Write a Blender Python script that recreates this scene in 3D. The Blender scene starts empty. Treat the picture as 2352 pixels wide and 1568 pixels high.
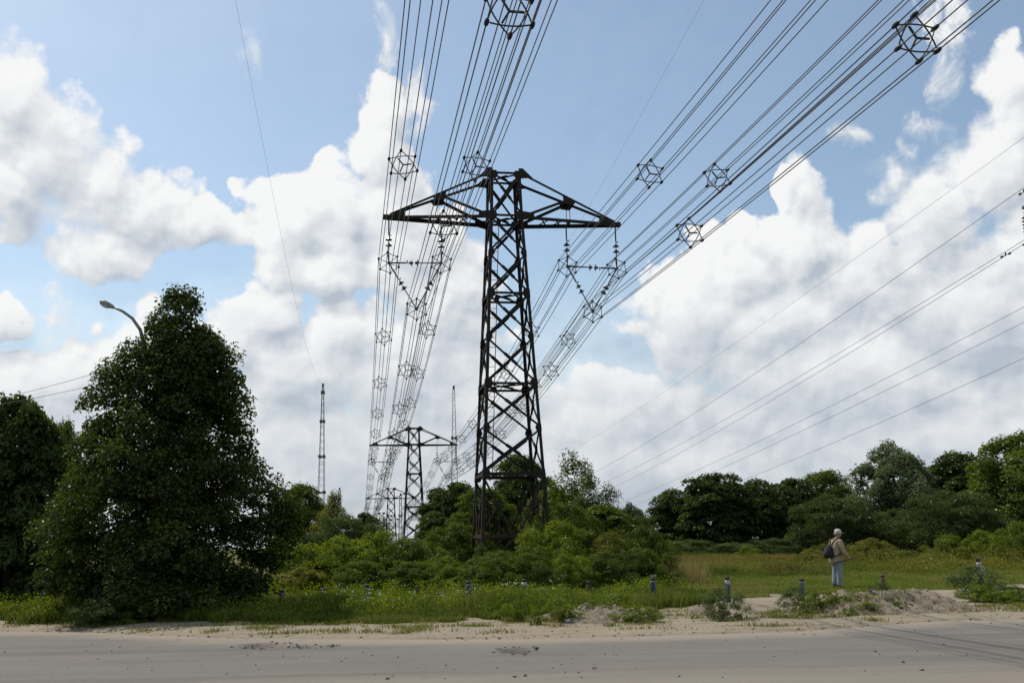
import bpy, math, random
import numpy as np
from mathutils import Vector, Matrix, Quaternion

# ------------------------------------------------------------------ scene, camera, light
scene = bpy.context.scene
COL = scene.collection
R = math.radians
rng = np.random.default_rng(11)
random.seed(5)

FPX, CX, CY = 2300.0, 1176.0, 784.0            # lens measured on a 2352 px wide frame
EYE = np.array([0.0, 0.0, 1.7])
PITCH = math.atan((1240 - CY) / FPX)
ROLL = R(1.2)
_R0 = np.array([1, 0, 0.]); _F = np.array([0, math.cos(PITCH), math.sin(PITCH)])
_U0 = np.array([0, -math.sin(PITCH), math.cos(PITCH)])
_R = _R0 * math.cos(ROLL) - _U0 * math.sin(ROLL)
_U = _U0 * math.cos(ROLL) + _R0 * math.sin(ROLL)

cam_d = bpy.data.cameras.new('camera')
cam = bpy.data.objects.new('camera', cam_d); COL.objects.link(cam)
cam_d.sensor_width = 36.0
cam_d.lens = 36.0 * FPX / 2352.0
cam_d.clip_start = 0.1; cam_d.clip_end = 6000
m = Matrix(((_R[0], _U[0], -_F[0], EYE[0]), (_R[1], _U[1], -_F[1], EYE[1]), (_R[2], _U[2], -_F[2], EYE[2]), (0, 0, 0, 1)))
cam.matrix_world = m
scene.camera = cam

def ray(x, y):
    return _F + _R * ((x - CX) / FPX) - _U * ((y - CY) / FPX)
def at(x, y, Y):                                # the point at forward distance Y seen at a measured place
    d = ray(x, y); return EYE + d * (Y / d[1])
def onground(x, y, z=0.0):
    d = ray(x, y); return EYE + d * ((z - EYE[2]) / d[2])
def onplane(x, y, P, n):
    d = ray(x, y); return EYE + d * (np.dot(P - EYE, n) / np.dot(d, n))

SUN_AZ, SUN_EL = R(-52), R(54)                  # sun ahead of the viewer, to the left, high
sd = Vector((math.sin(SUN_AZ) * math.cos(SUN_EL), math.cos(SUN_AZ) * math.cos(SUN_EL), math.sin(SUN_EL)))
sun_d = bpy.data.lights.new('sun', 'SUN'); sun = bpy.data.objects.new('sun', sun_d); COL.objects.link(sun)
sun_d.energy = 3.6; sun_d.angle = R(0.5); sun_d.color = (1.0, 0.95, 0.87)
sun.rotation_euler = sd.to_track_quat('Z', 'Y').to_euler()
sun.location = (-20, 10, 40)

scene.view_settings.view_transform = 'Standard'
scene.view_settings.look = 'None'
scene.view_settings.exposure = 0.0
scene.view_settings.gamma = 1.0
scene.view_settings.use_curve_mapping = False
scene.render.engine = 'CYCLES'
cy = scene.cycles
cy.use_denoising = True
cy.max_bounces = 6; cy.diffuse_bounces = 3; cy.glossy_bounces = 2; cy.transmission_bounces = 4
cy.caustics_reflective = False; cy.caustics_refractive = False

# ------------------------------------------------------------------ world: sky with cumulus clouds
world = bpy.data.worlds.new('World'); scene.world = world
world.use_nodes = True
nt = world.node_tree; nt.nodes.clear()

class NG:
    def __init__(s, tree): s.t = tree
    def n(s, typ, **kw):
        nd = s.t.nodes.new(typ)
        for k, v in kw.items(): setattr(nd, k, v)
        return nd
    def link(s, a, b): s.t.links.new(a, b)
    def put(s, sock, v):
        if hasattr(v, 'is_output') or isinstance(v, bpy.types.NodeSocket): s.link(v, sock)
        else: sock.default_value = v
    def math(s, op, a, b=0.0, c=None, clamp=False):
        nd = s.n('ShaderNodeMath', operation=op, use_clamp=clamp)
        s.put(nd.inputs[0], a); s.put(nd.inputs[1], b)
        if c is not None: s.put(nd.inputs[2], c)
        return nd.outputs[0]
    def vmath(s, op, a, b=(0, 0, 0), c=None):
        nd = s.n('ShaderNodeVectorMath', operation=op)
        s.put(nd.inputs[0], a); s.put(nd.inputs[1], b)
        if c is not None: s.put(nd.inputs[2], c)
        return nd.outputs['Value'] if op in ('LENGTH', 'DISTANCE', 'DOT_PRODUCT') else nd.outputs[0]
    def noise(s, vec, scale, detail=2.0, rough=0.5, out='Fac', dim='3D', dist=0.0):
        nd = s.n('ShaderNodeTexNoise', noise_dimensions=dim)
        s.put(nd.inputs['Vector'], vec)
        nd.inputs['Scale'].default_value = scale; nd.inputs['Detail'].default_value = detail
        nd.inputs['Roughness'].default_value = rough; nd.inputs['Distortion'].default_value = dist
        return nd.outputs[out]
    def ramp(s, v, lo, hi, a=0.0, b=1.0, smooth=True):
        nd = s.n('ShaderNodeMapRange', interpolation_type='SMOOTHSTEP' if smooth else 'LINEAR')
        s.put(nd.inputs[0], v); s.put(nd.inputs[1], lo); s.put(nd.inputs[2], hi); s.put(nd.inputs[3], a); s.put(nd.inputs[4], b)
        return nd.outputs[0]
    def mix(s, f, a, b):
        nd = s.n('ShaderNodeMix', data_type='RGBA')
        s.put(nd.inputs[0], f)
        for k, v in ((6, a), (7, b)):
            if isinstance(v, bpy.types.NodeSocket): s.link(v, nd.inputs[k])
            else: nd.inputs[k].default_value = (*v, 1) if len(v) == 3 else v
        return nd.outputs[2]

# cumulus masses: (x, y, half width, half height) measured on the photograph, turned into azimuth and elevation
PUFFS = [(20,230,100,115),(95,340,150,130),(230,400,110,95),(320,480,135,105),(440,515,85,70),(250,560,120,70),(20,420,110,110),
 (680,510,145,115),(800,480,140,120),(920,480,110,130),(740,600,170,85),(880,350,85,90),(872,250,62,95),(880,90,50,100),(888,20,46,70),(950,560,130,140),
 (620,715,90,65),(545,770,110,90),(770,755,85,85),(700,880,230,150),(1020,690,120,190),(920,860,220,190),(760,1040,360,150),(1100,950,160,180),
 (130,715,75,95),(120,870,130,90),(-10,730,55,60),(336,702,26,34),(60,980,260,90),(330,860,160,120),(420,1000,220,130),
 (1600,730,170,140),(1710,640,160,140),(1840,560,110,140),(1800,425,34,50),(1985,650,200,140),(2140,500,125,150),(2260,400,120,120),(2320,190,70,90),(2340,300,80,80),
 (2200,720,300,190),(1900,860,480,200),(1420,960,240,150),(2150,1020,420,110),(1480,1080,420,110),(1780,760,260,150),
 (580,130,40,90),(2170,90,80,90),(2165,215,66,95),(2140,295,90,60),(2020,385,85,60),(1960,310,60,40),(1840,390,40,50),(940,230,60,110),(2420,560,150,170)]
SHEER = set(range(PUFFS.index((580,130,40,90)), len(PUFFS) - 1)) | {PUFFS.index((130,715,75,95)), PUFFS.index((880,90,50,100)), PUFFS.index((888,20,46,70))}

def azel(x, y):
    d = ray(x, y); d = d / np.linalg.norm(d)
    return math.atan2(d[0], d[1]), math.asin(d[2])

grp = bpy.data.node_groups.new('cloud_density', 'ShaderNodeTree')
grp.interface.new_socket('P', in_out='INPUT', socket_type='NodeSocketVector')
grp.interface.new_socket('Density', in_out='OUTPUT', socket_type='NodeSocketFloat')
g = NG(grp)
gi = g.n('NodeGroupInput'); go = g.n('NodeGroupOutput')
P = gi.outputs[0]
w1 = g.vmath('SUBTRACT', g.noise(P, 11.0, 2.0, 0.5, 'Color'), (0.5, 0.5, 0.5))
w2 = g.vmath('SUBTRACT', g.noise(P, 34.0, 2.0, 0.5, 'Color'), (0.5, 0.5, 0.5))
Pw = g.vmath('MULTIPLY_ADD', w1, (0.050, 0.050, 0), P)
Pw = g.vmath('MULTIPLY_ADD', w2, (0.022, 0.022, 0), Pw)
acc = None; accs = None
for i, (x, y, rx, ry) in enumerate(PUFFS):
    a, e = azel(x, y)
    rx, ry = 1.15 * rx / FPX, 1.15 * ry / FPX
    L = g.vmath('LENGTH', g.vmath('MULTIPLY_ADD', Pw, (1 / rx, 1 / ry, 0), (-a / rx, -e / ry, 0)))
    v = g.math('MULTIPLY_ADD', L, -1.0, 1.0)
    if i in SHEER:
        accs = v if accs is None else g.math('MAXIMUM', accs, v); continue
    acc = v if acc is None else g.math('SMOOTH_MAX', acc, v, 0.14)
# the rest of the sky, outside the part in view, carries the same kind of broken cumulus
sepP = g.n('ShaderNodeSeparateXYZ'); g.link(P, sepP.inputs[0])
side = g.ramp(g.math('ABSOLUTE', sepP.outputs[0]), 0.55, 0.75)
high = g.ramp(sepP.outputs[1], 0.56, 0.72)
outside = g.math('MAXIMUM', side, high)
gen = g.math('MULTIPLY_ADD', g.noise(P, 3.2, 3.0, 0.5), 4.5, -2.35)
gen = g.math('ADD', gen, g.math('MULTIPLY_ADD', outside, 2.0, -2.0))
acc = g.math('MAXIMUM', acc, gen)
acc = g.math('MAXIMUM', acc, -1.0)
fb = g.math('SUBTRACT', g.noise(P, 19.0, 8.0, 0.60), 0.5)
fb2 = g.math('SUBTRACT', g.noise(P, 62.0, 5.0, 0.62), 0.5)
vor = g.n('ShaderNodeTexVoronoi', feature='SMOOTH_F1'); g.link(Pw, vor.inputs['Vector'])
vor.inputs['Scale'].default_value = 38.0; vor.inputs['Smoothness'].default_value = 0.6
d = g.math('MULTIPLY_ADD', fb, 0.95, acc)
d = g.math('MULTIPLY_ADD', fb2, 0.34, d)
d = g.math('MULTIPLY_ADD', g.math('SUBTRACT', 0.42, vor.outputs['Distance']), 0.50, d)
wis = g.noise(g.vmath('MULTIPLY', Pw, (1.0, 0.75, 1.0)), 30.0, 7.0, 0.66)
ds = g.math('MULTIPLY_ADD', g.math('SUBTRACT', wis, 0.56), 3.2, g.math('MULTIPLY', accs, 1.15))
d = g.math('MAXIMUM', d, g.math('MULTIPLY', ds, 0.20))
g.link(d, go.inputs[0])

w = NG(nt)
tc = w.n('ShaderNodeTexCoord')
sep = w.n('ShaderNodeSeparateXYZ'); w.link(tc.outputs['Generated'], sep.inputs[0])
az = w.math('ARCTAN2', sep.outputs[0], sep.outputs[1])
el = w.math('ARCSINE', sep.outputs[2])
comb = w.n('ShaderNodeCombineXYZ'); w.link(az, comb.inputs[0]); w.link(el, comb.inputs[1])
Pd = comb.outputs[0]
def dens(v):
    nd = nt.nodes.new('ShaderNodeGroup'); nd.node_tree = grp
    w.link(v, nd.inputs[0]); return nd.outputs[0]
d0 = dens(Pd)
d1 = dens(w.vmath('ADD', Pd, (-0.014, 0.026, 0)))
lit = w.math('MULTIPLY_ADD', w.math('SUBTRACT', d0, d1), 0.85, 0.68, clamp=True)
d2 = dens(w.vmath('ADD', Pd, (-0.004, 0.007, 0)))
lit = w.math('MULTIPLY_ADD', w.math('SUBTRACT', d0, d2), 0.65, lit)
soft = w.noise(w.vmath('MULTIPLY', Pd, (1, 1.5, 1)), 6.5, 4.0, 0.5)
calm = w.ramp(el, 0.04, 0.26, 0.62, 1.0)
lit = w.math('ADD', 0.68, w.math('MULTIPLY', w.math('SUBTRACT', lit, 0.68), calm))
lit = w.math('MULTIPLY_ADD', w.math('MULTIPLY', w.math('SUBTRACT', soft, 0.5), calm), 0.95, lit)
low = w.ramp(el, 0.02, 0.34, -0.30, 0.04)
lit = w.math('ADD', lit, low)
thick = w.ramp(d0, 0.35, 1.1, 0.0, -0.20)
lit = w.math('ADD', lit, thick, clamp=True)
ccol = w.mix(w.ramp(lit, 0.0, 1.0, 0.0, 1.0, False), (0.47, 0.525, 0.60), (0.94, 0.94, 0.935))
edge = w.ramp(w.noise(Pd, 5.0, 3.0, 0.5), 0.42, 0.68, 0.15, 0.55)
alpha = w.ramp(d0, 0.0, edge, 0.0, 1.0)
haze = w.ramp(el, -0.02, 0.20, 0.75, 0.0)
sky = w.n('ShaderNodeTexSky', sky_type='NISHITA')
sky.sun_disc = False; sky.sun_elevation = SUN_EL; sky.sun_rotation = SUN_AZ
sky.air_density = 1.0; sky.dust_density = 1.2; sky.ozone_density = 1.0
skc = w.vmath('MULTIPLY', sky.outputs[0], (0.98, 1.03, 0.98))
b_sky = w.n('ShaderNodeBackground'); w.link(skc, b_sky.inputs[0]); b_sky.inputs[1].default_value = 0.135
b_cl = w.n('ShaderNodeBackground'); w.link(ccol, b_cl.inputs[0]); b_cl.inputs[1].default_value = 1.0
ms = w.n('ShaderNodeMixShader')
alpha = w.math('MAXIMUM', w.math('MULTIPLY', alpha, 0.97), w.ramp(el, 0.30, 0.03, 0.07, 0.92))
alpha = w.math('MULTIPLY', alpha, w.ramp(el, -0.03, -0.01))
w.link(alpha, ms.inputs[0]); w.link(b_sky.outputs[0], ms.inputs[1]); w.link(b_cl.outputs[0], ms.inputs[2])
wo = w.n('ShaderNodeOutputWorld'); w.link(ms.outputs[0], wo.inputs[0])
world.cycles.sampling_method = 'MANUAL'; world.cycles.sample_map_resolution = 512

# ------------------------------------------------------------------ helpers
def tag(o, label=None, cat=None, group=None, kind=None):
    if label: o['label'] = label
    if cat: o['category'] = cat
    if group: o['group'] = group
    if kind: o['kind'] = kind
    return o
def empty(name, loc=(0, 0, 0), rz=0.0):
    o = bpy.data.objects.new(name, None); COL.objects.link(o)
    o.empty_display_size = 0.2
    o.location = loc; o.rotation_euler = (0, 0, rz); return o
def link_mesh(name, me, parent=None):
    o = bpy.data.objects.new(name, me); COL.objects.link(o)
    if parent is not None: o.parent = parent
    return o
KIDS = {}
def kids(o): return [c for c in o.children]
def copy_tree(o, parent=None):
    c = o.copy(); COL.objects.link(c)
    if parent is not None: c.parent = parent
    for ch in kids(o): copy_tree(ch, c)
    return c

class MB:
    def __init__(s): s.v = []; s.f = []
    def add(s, vs, fs):
        b = len(s.v); s.v += [tuple(map(float, p)) for p in vs]; s.f += [tuple(b + i for i in q) for q in fs]; return s
    def box(s, c, sz, rot=None):
        c = Vector(c); vs = []
        for dz in (-1, 1):
            for dy in (-1, 1):
                for dx in (-1, 1):
                    p = Vector((dx * sz[0] / 2, dy * sz[1] / 2, dz * sz[2] / 2))
                    if rot is not None: p = rot @ p
                    vs.append(c + p)
        return s.add(vs, [(0, 2, 3, 1), (4, 5, 7, 6), (0, 1, 5, 4), (2, 6, 7, 3), (0, 4, 6, 2), (1, 3, 7, 5)])
    @staticmethod
    def frame(p, q, up=(0, 0, 1)):
        d = (Vector(q) - Vector(p)).normalized(); up = Vector(up)
        if abs(d.dot(up)) > 0.98: up = Vector((1, 0, 0))
        x = up.cross(d).normalized(); return d, x, d.cross(x)
    def bar(s, p, q, wd, h, up=(0, 0, 1)):
        p, q = Vector(p), Vector(q); d, x, y = s.frame(p, q, up)
        vs = [e + x * a * wd / 2 + y * b * h / 2 for e in (p, q) for a, b in ((-1, -1), (1, -1), (1, 1), (-1, 1))]
        return s.add(vs, [(3, 2, 1, 0), (4, 5, 6, 7), (0, 1, 5, 4), (1, 2, 6, 5), (2, 3, 7, 6), (3, 0, 4, 7)])
    def angle(s, p, q, wd, ax, ay, t=0.014):          # steel angle section, flanges along ax and ay
        p, q = Vector(p), Vector(q); d = (q - p).normalized()
        ax = Vector(ax); ax = (ax - d * ax.dot(d)).normalized(); ay = Vector(ay); ay = (ay - d * ay.dot(d)).normalized()
        pr = ((0, 0), (wd, 0), (wd, t), (t, t), (t, wd), (0, wd))
        vs = [e + ax * a + ay * b for e in (p, q) for a, b in pr]
        fs = [(0, 1, 2, 3), (0, 3, 4, 5), (9, 8, 7, 6), (11, 10, 9, 6)] + [(i, (i + 1) % 6, 6 + (i + 1) % 6, 6 + i) for i in range(6)]
        return s.add(vs, fs)
    def tube(s, pts, r, n=6, cap=True):
        pts = [Vector(p) for p in pts]; rs = r if hasattr(r, '__len__') else [r] * len(pts)
        vs = []; x = None
        for i, p in enumerate(pts):
            d = (pts[min(i + 1, len(pts) - 1)] - pts[max(i - 1, 0)]).normalized()
            if x is None:
                u = Vector((0, 0, 1)) if abs(d.z) < 0.95 else Vector((1, 0, 0)); x = u.cross(d).normalized()
            x = (x - d * x.dot(d)).normalized(); y = d.cross(x)
            vs += [p + (x * math.cos(2 * math.pi * k / n) + y * math.sin(2 * math.pi * k / n)) * rs[i] for k in range(n)]
        fs = [(i * n + k, i * n + (k + 1) % n, (i + 1) * n + (k + 1) % n, (i + 1) * n + k) for i in range(len(pts) - 1) for k in range(n)]
        if cap: fs += [tuple(range(n))[::-1], tuple((len(pts) - 1) * n + k for k in range(n))]
        return s.add(vs, fs)
    def lathe(s, prof, n=12, c=(0, 0, 0), axis=(0, 0, 1)):
        q = Vector((0, 0, 1)).rotation_difference(Vector(axis)); c = Vector(c)
        vs = [c + q @ Vector((r * math.cos(2 * math.pi * k / n), r * math.sin(2 * math.pi * k / n), z)) for r, z in prof for k in range(n)]
        m_ = len(prof)
        fs = [(i * n + k, i * n + (k + 1) % n, (i + 1) * n + (k + 1) % n, (i + 1) * n + k) for i in range(m_ - 1) for k in range(n)]
        fs += [tuple(range(n))[::-1], tuple((m_ - 1) * n + k for k in range(n))]
        return s.add(vs, fs)
    def plate(s, pts, t):                               # flat polygon with thickness
        pts = [Vector(p) for p in pts]; nrm = (pts[1] - pts[0]).cross(pts[2] - pts[0]).normalized() * (t / 2); n = len(pts)
        return s.add([p - nrm for p in pts] + [p + nrm for p in pts],
                     [tuple(range(n))[::-1], tuple(range(n, 2 * n))] + [(i, (i + 1) % n, n + (i + 1) % n, n + i) for i in range(n)])
    def mesh(s, name, mat, smooth=False):
        me = bpy.data.meshes.new(name); me.from_pydata(s.v, [], s.f); me.materials.append(mat)
        if smooth: me.shade_smooth()
        me.update(); return me
    def build(s, name, mat, parent=None, smooth=False): return link_mesh(name, s.mesh(name, mat, smooth), parent)

def mesh_np(name, V, F, mat, smooth=False, attrs=None):
    V = np.ascontiguousarray(V, np.float32); F = np.ascontiguousarray(F, np.int32); k = F.shape[1]
    me = bpy.data.meshes.new(name)
    me.vertices.add(len(V)); me.vertices.foreach_set('co', V.ravel())
    me.loops.add(F.size); me.loops.foreach_set('vertex_index', F.ravel())
    me.polygons.add(len(F)); me.polygons.foreach_set('loop_start', np.arange(0, F.size, k, dtype=np.int32))
    me.update(calc_edges=True)
    for nm, arr in (attrs or {}).items():
        arr = np.ascontiguousarray(arr, np.float32)
        at_ = me.attributes.new(nm, 'FLOAT', 'POINT'); at_.data.foreach_set('value', arr.ravel())
    me.materials.append(mat)
    me.polygons.foreach_set('use_smooth', np.full(len(F), smooth))
    me.validate(); me.update(); return me

def _hash(i, j, s):
    n = (i.astype(np.int64) * 374761393 + j.astype(np.int64) * 668265263 + s * 974711) & 0x7fffffff
    n = ((n ^ (n >> 13)) * 1274126177) & 0x7fffffff
    return ((n ^ (n >> 16)) & 0xffff) / 65535.0
def vnoise(x, y, s=0):
    x = np.asarray(x, float); y = np.asarray(y, float)
    i = np.floor(x); j = np.floor(y); u = x - i; v = y - j; u = u * u * (3 - 2 * u); v = v * v * (3 - 2 * v)
    i = i.astype(np.int64); j = j.astype(np.int64)
    return (_hash(i, j, s) * (1 - u) + _hash(i + 1, j, s) * u) * (1 - v) + (_hash(i, j + 1, s) * (1 - u) + _hash(i + 1, j + 1, s) * u) * v
def fbm(x, y, o=4, s=0):
    a = 0.5; r = 0; t = 0
    for k in range(o): r = r + a * vnoise(np.asarray(x) * 2 ** k, np.asarray(y) * 2 ** k, s + k); t += a; a *= 0.5
    return r / t
def sstep(a, b, x):
    t = np.clip((np.asarray(x, float) - a) / (b - a), 0, 1); return t * t * (3 - 2 * t)

# ------------------------------------------------------------------ materials
def newmat(name):
    mt = bpy.data.materials.new(name); mt.use_nodes = True; mt.node_tree.nodes.clear()
    k = NG(mt.node_tree); out = k.n('ShaderNodeOutputMaterial'); return mt, k, out
def bsdf(k, out, col, rough=0.6, metal=0.0, bump=None, bstr=0.3, bdist=0.02, spec=0.5):
    b = k.n('ShaderNodeBsdfPrincipled')
    if isinstance(col, bpy.types.NodeSocket): k.link(col, b.inputs['Base Color'])
    else: b.inputs['Base Color'].default_value = (*col, 1)
    k.put(b.inputs['Roughness'], rough); b.inputs['Metallic'].default_value = metal
    b.inputs['Specular IOR Level'].default_value = spec
    if bump is not None:
        bp = k.n('ShaderNodeBump'); bp.inputs['Strength'].default_value = bstr; bp.inputs['Distance'].default_value = bdist
        k.link(bump, bp.inputs['Height']); k.link(bp.outputs[0], b.inputs['Normal'])
    k.link(b.outputs[0], out.inputs[0]); return b
def objco(k): return k.n('ShaderNodeTexCoord').outputs['Object']
def simple(name, col, rough=0.6, metal=0.0, var=0.25, scale=14.0, spec=0.5):
    mt, k, out = newmat(name); co = objco(k)
    nz = k.noise(co, scale, 4.0, 0.6)
    c2 = tuple(c * (1 - var) for c in col); c3 = tuple(min(1, c * (1 + var)) for c in col)
    bsdf(k, out, k.mix(k.ramp(nz, 0.3, 0.7), c2, c3), rough, metal, nz, 0.15, 0.01, spec); return mt

M = {}
# pylon steel: almost black weathered paint, rust showing through, more of it near the ground
mt, k, out = newmat('pylon_steel'); geo = k.n('ShaderNodeNewGeometry')
sp = k.n('ShaderNodeSeparateXYZ'); k.link(geo.outputs['Position'], sp.inputs[0])
n1 = k.noise(geo.outputs['Position'], 2.3, 5.0, 0.65); n2 = k.noise(geo.outputs['Position'], 14.0, 4.0, 0.6)
oi = k.n('ShaderNodeObjectInfo')
lowz = k.ramp(sp.outputs[2], 1.5, 8.0, 0.09, -0.13)
rust = k.ramp(k.math('ADD', k.math('ADD', n1, lowz), k.math('MULTIPLY', k.math('SUBTRACT', oi.outputs['Random'], 0.5), 0.16)), 0.52, 0.86)
c = k.mix(n2, (0.015, 0.0135, 0.0115), (0.033, 0.029, 0.025))
c = k.mix(rust, c, k.mix(n2, (0.055, 0.024, 0.014), (0.14, 0.062, 0.036)))
bsdf(k, out, c, 0.75, 0.0, n2, 0.3, 0.01, 0.15); M['steel'] = mt
M['wire'] = simple('conductor_aluminium', (0.075, 0.075, 0.072), 0.45, 0.4, 0.2, 8)
M['thinwire'] = simple('thin_wire_steel', (0.20, 0.20, 0.21), 0.6, 0.2, 0.2, 8)
M['clamp'] = simple('clamp_iron', (0.022, 0.023, 0.023), 0.55, 0.2, 0.3, 20)
mt, k, out = newmat('insulator_glass')
b = bsdf(k, out, (0.045, 0.07, 0.062), 0.12, 0, spec=0.6); M['glass'] = mt
M['porcelain'] = simple('insulator_porcelain', (0.08, 0.055, 0.06), 0.15, 0.0, 0.25, 10, 0.7)
M['mast'] = simple('mast_steel', (0.11, 0.107, 0.105), 0.7, 0.1, 0.3, 2)
M['lamp'] = simple('lamp_grey_paint', (0.17, 0.19, 0.18), 0.5, 0.2, 0.2, 6)
M['lamplens'] = simple('lamp_lens', (0.42, 0.44, 0.42), 0.25, 0.0, 0.1, 10)
M['bark'] = simple('bark', (0.055, 0.045, 0.036), 0.9, 0, 0.4, 18)
M['barkpale'] = simple('pale_bark', (0.16, 0.145, 0.12), 0.9, 0, 0.4, 14)
M['blue'] = simple('blue_paint', (0.028, 0.048, 0.092), 0.5, 0, 0.35, 24)
M['white'] = simple('white_paint', (0.40, 0.40, 0.40), 0.6, 0, 0.25, 22)
M['darkcap'] = simple('dark_iron', (0.035, 0.032, 0.032), 0.7, 0, 0.4, 30)
M['rustpost'] = simple('rusty_iron', (0.085, 0.045, 0.032), 0.8, 0, 0.4, 30)

def leafmat(name, dark, light, trans=0.42, gloss=0.022, rough=0.38, tipcol=None, tip=0.0):
    mt, k, out = newmat(name)
    a = k.n('ShaderNodeAttribute', attribute_name='tint'); oi = k.n('ShaderNodeObjectInfo')
    f = k.math('ADD', a.outputs['Fac'], k.math('MULTIPLY', k.math('SUBTRACT', oi.outputs['Random'], 0.5), 0.35), clamp=True)
    c = k.mix(f, dark, light)
    if tipcol: c = k.mix(k.math('MULTIPLY', k.ramp(a.outputs['Fac'], 0.93, 0.97), tip), c, tipcol)
    df = k.n('ShaderNodeBsdfDiffuse'); k.link(c, df.inputs[0])
    tr = k.n('ShaderNodeBsdfTranslucent')
    hs = k.n('ShaderNodeHueSaturation'); hs.inputs['Hue'].default_value = 0.475; hs.inputs['Saturation'].default_value = 1.15; hs.inputs['Value'].default_value = 1.5
    k.link(c, hs.inputs['Color']); k.link(hs.outputs[0], tr.inputs[0])
    gl = k.n('ShaderNodeBsdfGlossy'); gl.inputs['Roughness'].default_value = rough; gl.inputs[0].default_value = (0.8, 0.85, 0.8, 1)
    m1 = k.n('ShaderNodeMixShader'); m1.inputs[0].default_value = trans; k.link(df.outputs[0], m1.inputs[1]); k.link(tr.outputs[0], m1.inputs[2])
    m2 = k.n('ShaderNodeMixShader'); m2.inputs[0].default_value = gloss; k.link(m1.outputs[0], m2.inputs[1]); k.link(gl.outputs[0], m2.inputs[2])
    k.link(m2.outputs[0], out.inputs[0]); return mt
M['lf_lime'] = leafmat('leaf_lime', (0.015, 0.027, 0.006), (0.086, 0.124, 0.020), 0.40, 0.018, 0.35, (0.22, 0.21, 0.07), 0.25)
M['lf_dark'] = leafmat('leaf_dark_broad', (0.022, 0.040, 0.008), (0.090, 0.132, 0.026), 0.42)
M['lf_mid'] = leafmat('leaf_mid_green', (0.030, 0.055, 0.009), (0.130, 0.180, 0.030), 0.45)
M['lf_bright'] = leafmat('leaf_bright_shrub', (0.042, 0.072, 0.009), (0.175, 0.240, 0.032), 0.47)
M['lf_yellow'] = leafmat('leaf_yellowish', (0.065, 0.080, 0.013), (0.235, 0.245, 0.052), 0.46)
M['lf_willow'] = leafmat('leaf_willow_grey', (0.075, 0.105, 0.045), (0.215, 0.260, 0.135), 0.38, 0.025)
M['lf_olive'] = leafmat('leaf_olive_bush', (0.035, 0.056, 0.015), (0.120, 0.160, 0.050), 0.42, 0.025)
M['grass'] = None
mt, k, out = newmat('grass_blades')
a = k.n('ShaderNodeAttribute', attribute_name='tint'); dr = k.n('ShaderNodeAttribute', attribute_name='dry'); rd = k.n('ShaderNodeAttribute', attribute_name='red')
c = k.mix(a.outputs['Fac'], (0.062, 0.090, 0.012), (0.205, 0.250, 0.042))
c = k.mix(dr.outputs['Fac'], c, (0.33, 0.265, 0.10)); c = k.mix(rd.outputs['Fac'], c, (0.28, 0.135, 0.065))
df = k.n('ShaderNodeBsdfDiffuse'); tr = k.n('ShaderNodeBsdfTranslucent'); k.link(c, df.inputs[0]); k.link(c, tr.inputs[0])
m1 = k.n('ShaderNodeMixShader'); m1.inputs[0].default_value = 0.4; k.link(df.outputs[0], m1.inputs[1]); k.link(tr.outputs[0], m1.inputs[2])
k.link(m1.outputs[0], out.inputs[0]); M['grass'] = mt
M['petal'] = simple('white_petals', (0.75, 0.75, 0.72), 0.7, 0, 0.1, 10)
# ------------------------------------------------------------------ ground and road
_rp = np.array([onground(a, b)[:2] for a, b in ((0, 1451), (200, 1453), (500, 1466), (850, 1471), (1200, 1470), (1500, 1462), (1828, 1452), (2176, 1426), (2352, 1424))])
RX = np.concatenate([[-90, -40], _rp[:, 0], [25, 90.0]]); RY = np.concatenate([[31, 26], _rp[:, 1], [22, 28.0]])
def road_edge(x): return np.interp(x, RX, RY) + 0.35 * (fbm(np.asarray(x) * 0.35, np.zeros_like(x) + 3.3, 3, 7) - 0.5)
def sand_mask(x, y):
    e = road_edge(x)
    n = 1.25 * (fbm(x * 0.55, y * 0.55, 4, 21) - 0.5)
    n2 = 1.4 * (fbm(x * 2.1, y * 2.1, 3, 51) - 0.5)
    top = np.interp(x, [-60, -13, -9, -5, 0, 2.6, 4.0, 5.5, 8.5, 11.5, 15, 30, 60],
                    [24, 24.3, 23.6, 22.3, 21.6, 22.3, 24.2, 27.6, 28.3, 29.2, 30.8, 33, 38])
    return sstep(0.9, -0.5, (y - top) + 2.6 * n + 1.6 * n2)
def ground_z(x, y):
    x = np.asarray(x, float); y = np.asarray(y, float)
    e = road_edge(x)
    z = 0.10 * (fbm(x * 0.22, y * 0.22, 4, 3) - 0.5) + 0.05 * (fbm(x * 1.7, y * 1.7, 3, 9) - 0.5)
    z = z + 0.05 * sstep(0.0, 1.6, y - e) + 0.02 * sstep(26, 32, y)
    nearer = sstep(-0.15, 0.55, y - e)                       # sinks beneath the road
    z = z * nearer + (1 - nearer) * (-0.22)
    back = sstep(6.2, 5.0, y)                                # the viewer's verge
    z = np.where(y < 6.2, (1 - back) * -0.22 + back * 0.03, z)
    z = z - 0.03 * np.clip(y - 72, 0, 400) * sstep(72, 110, y)
    return z
def axis(fine0, fine1, step, far, neg):
    a = np.arange(fine0, fine1 + 1e-6, step); out = list(a); s = step; p = fine1
    while p < far: s *= 1.28; p += s; out.append(p)
    s = step; p = fine0; pre = []
    while p > neg: s *= 1.28; p -= s; pre.append(p)
    return np.array(pre[::-1] + out)
def grid_mesh(name, xs, ys, zf, mat, attrf=None):
    Xg, Yg = np.meshgrid(xs, ys); x = Xg.ravel(); y = Yg.ravel(); z = zf(x, y)
    nx, ny = len(xs), len(ys); i = np.arange(nx - 1)[None, :] + np.arange(ny - 1)[:, None] * nx
    F = np.stack([i, i + 1, i + 1 + nx, i + nx], -1).reshape(-1, 4)
    return mesh_np(name, np.stack([x, y, z], -1), F, mat, True, attrf(x, y) if attrf else None)

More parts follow.
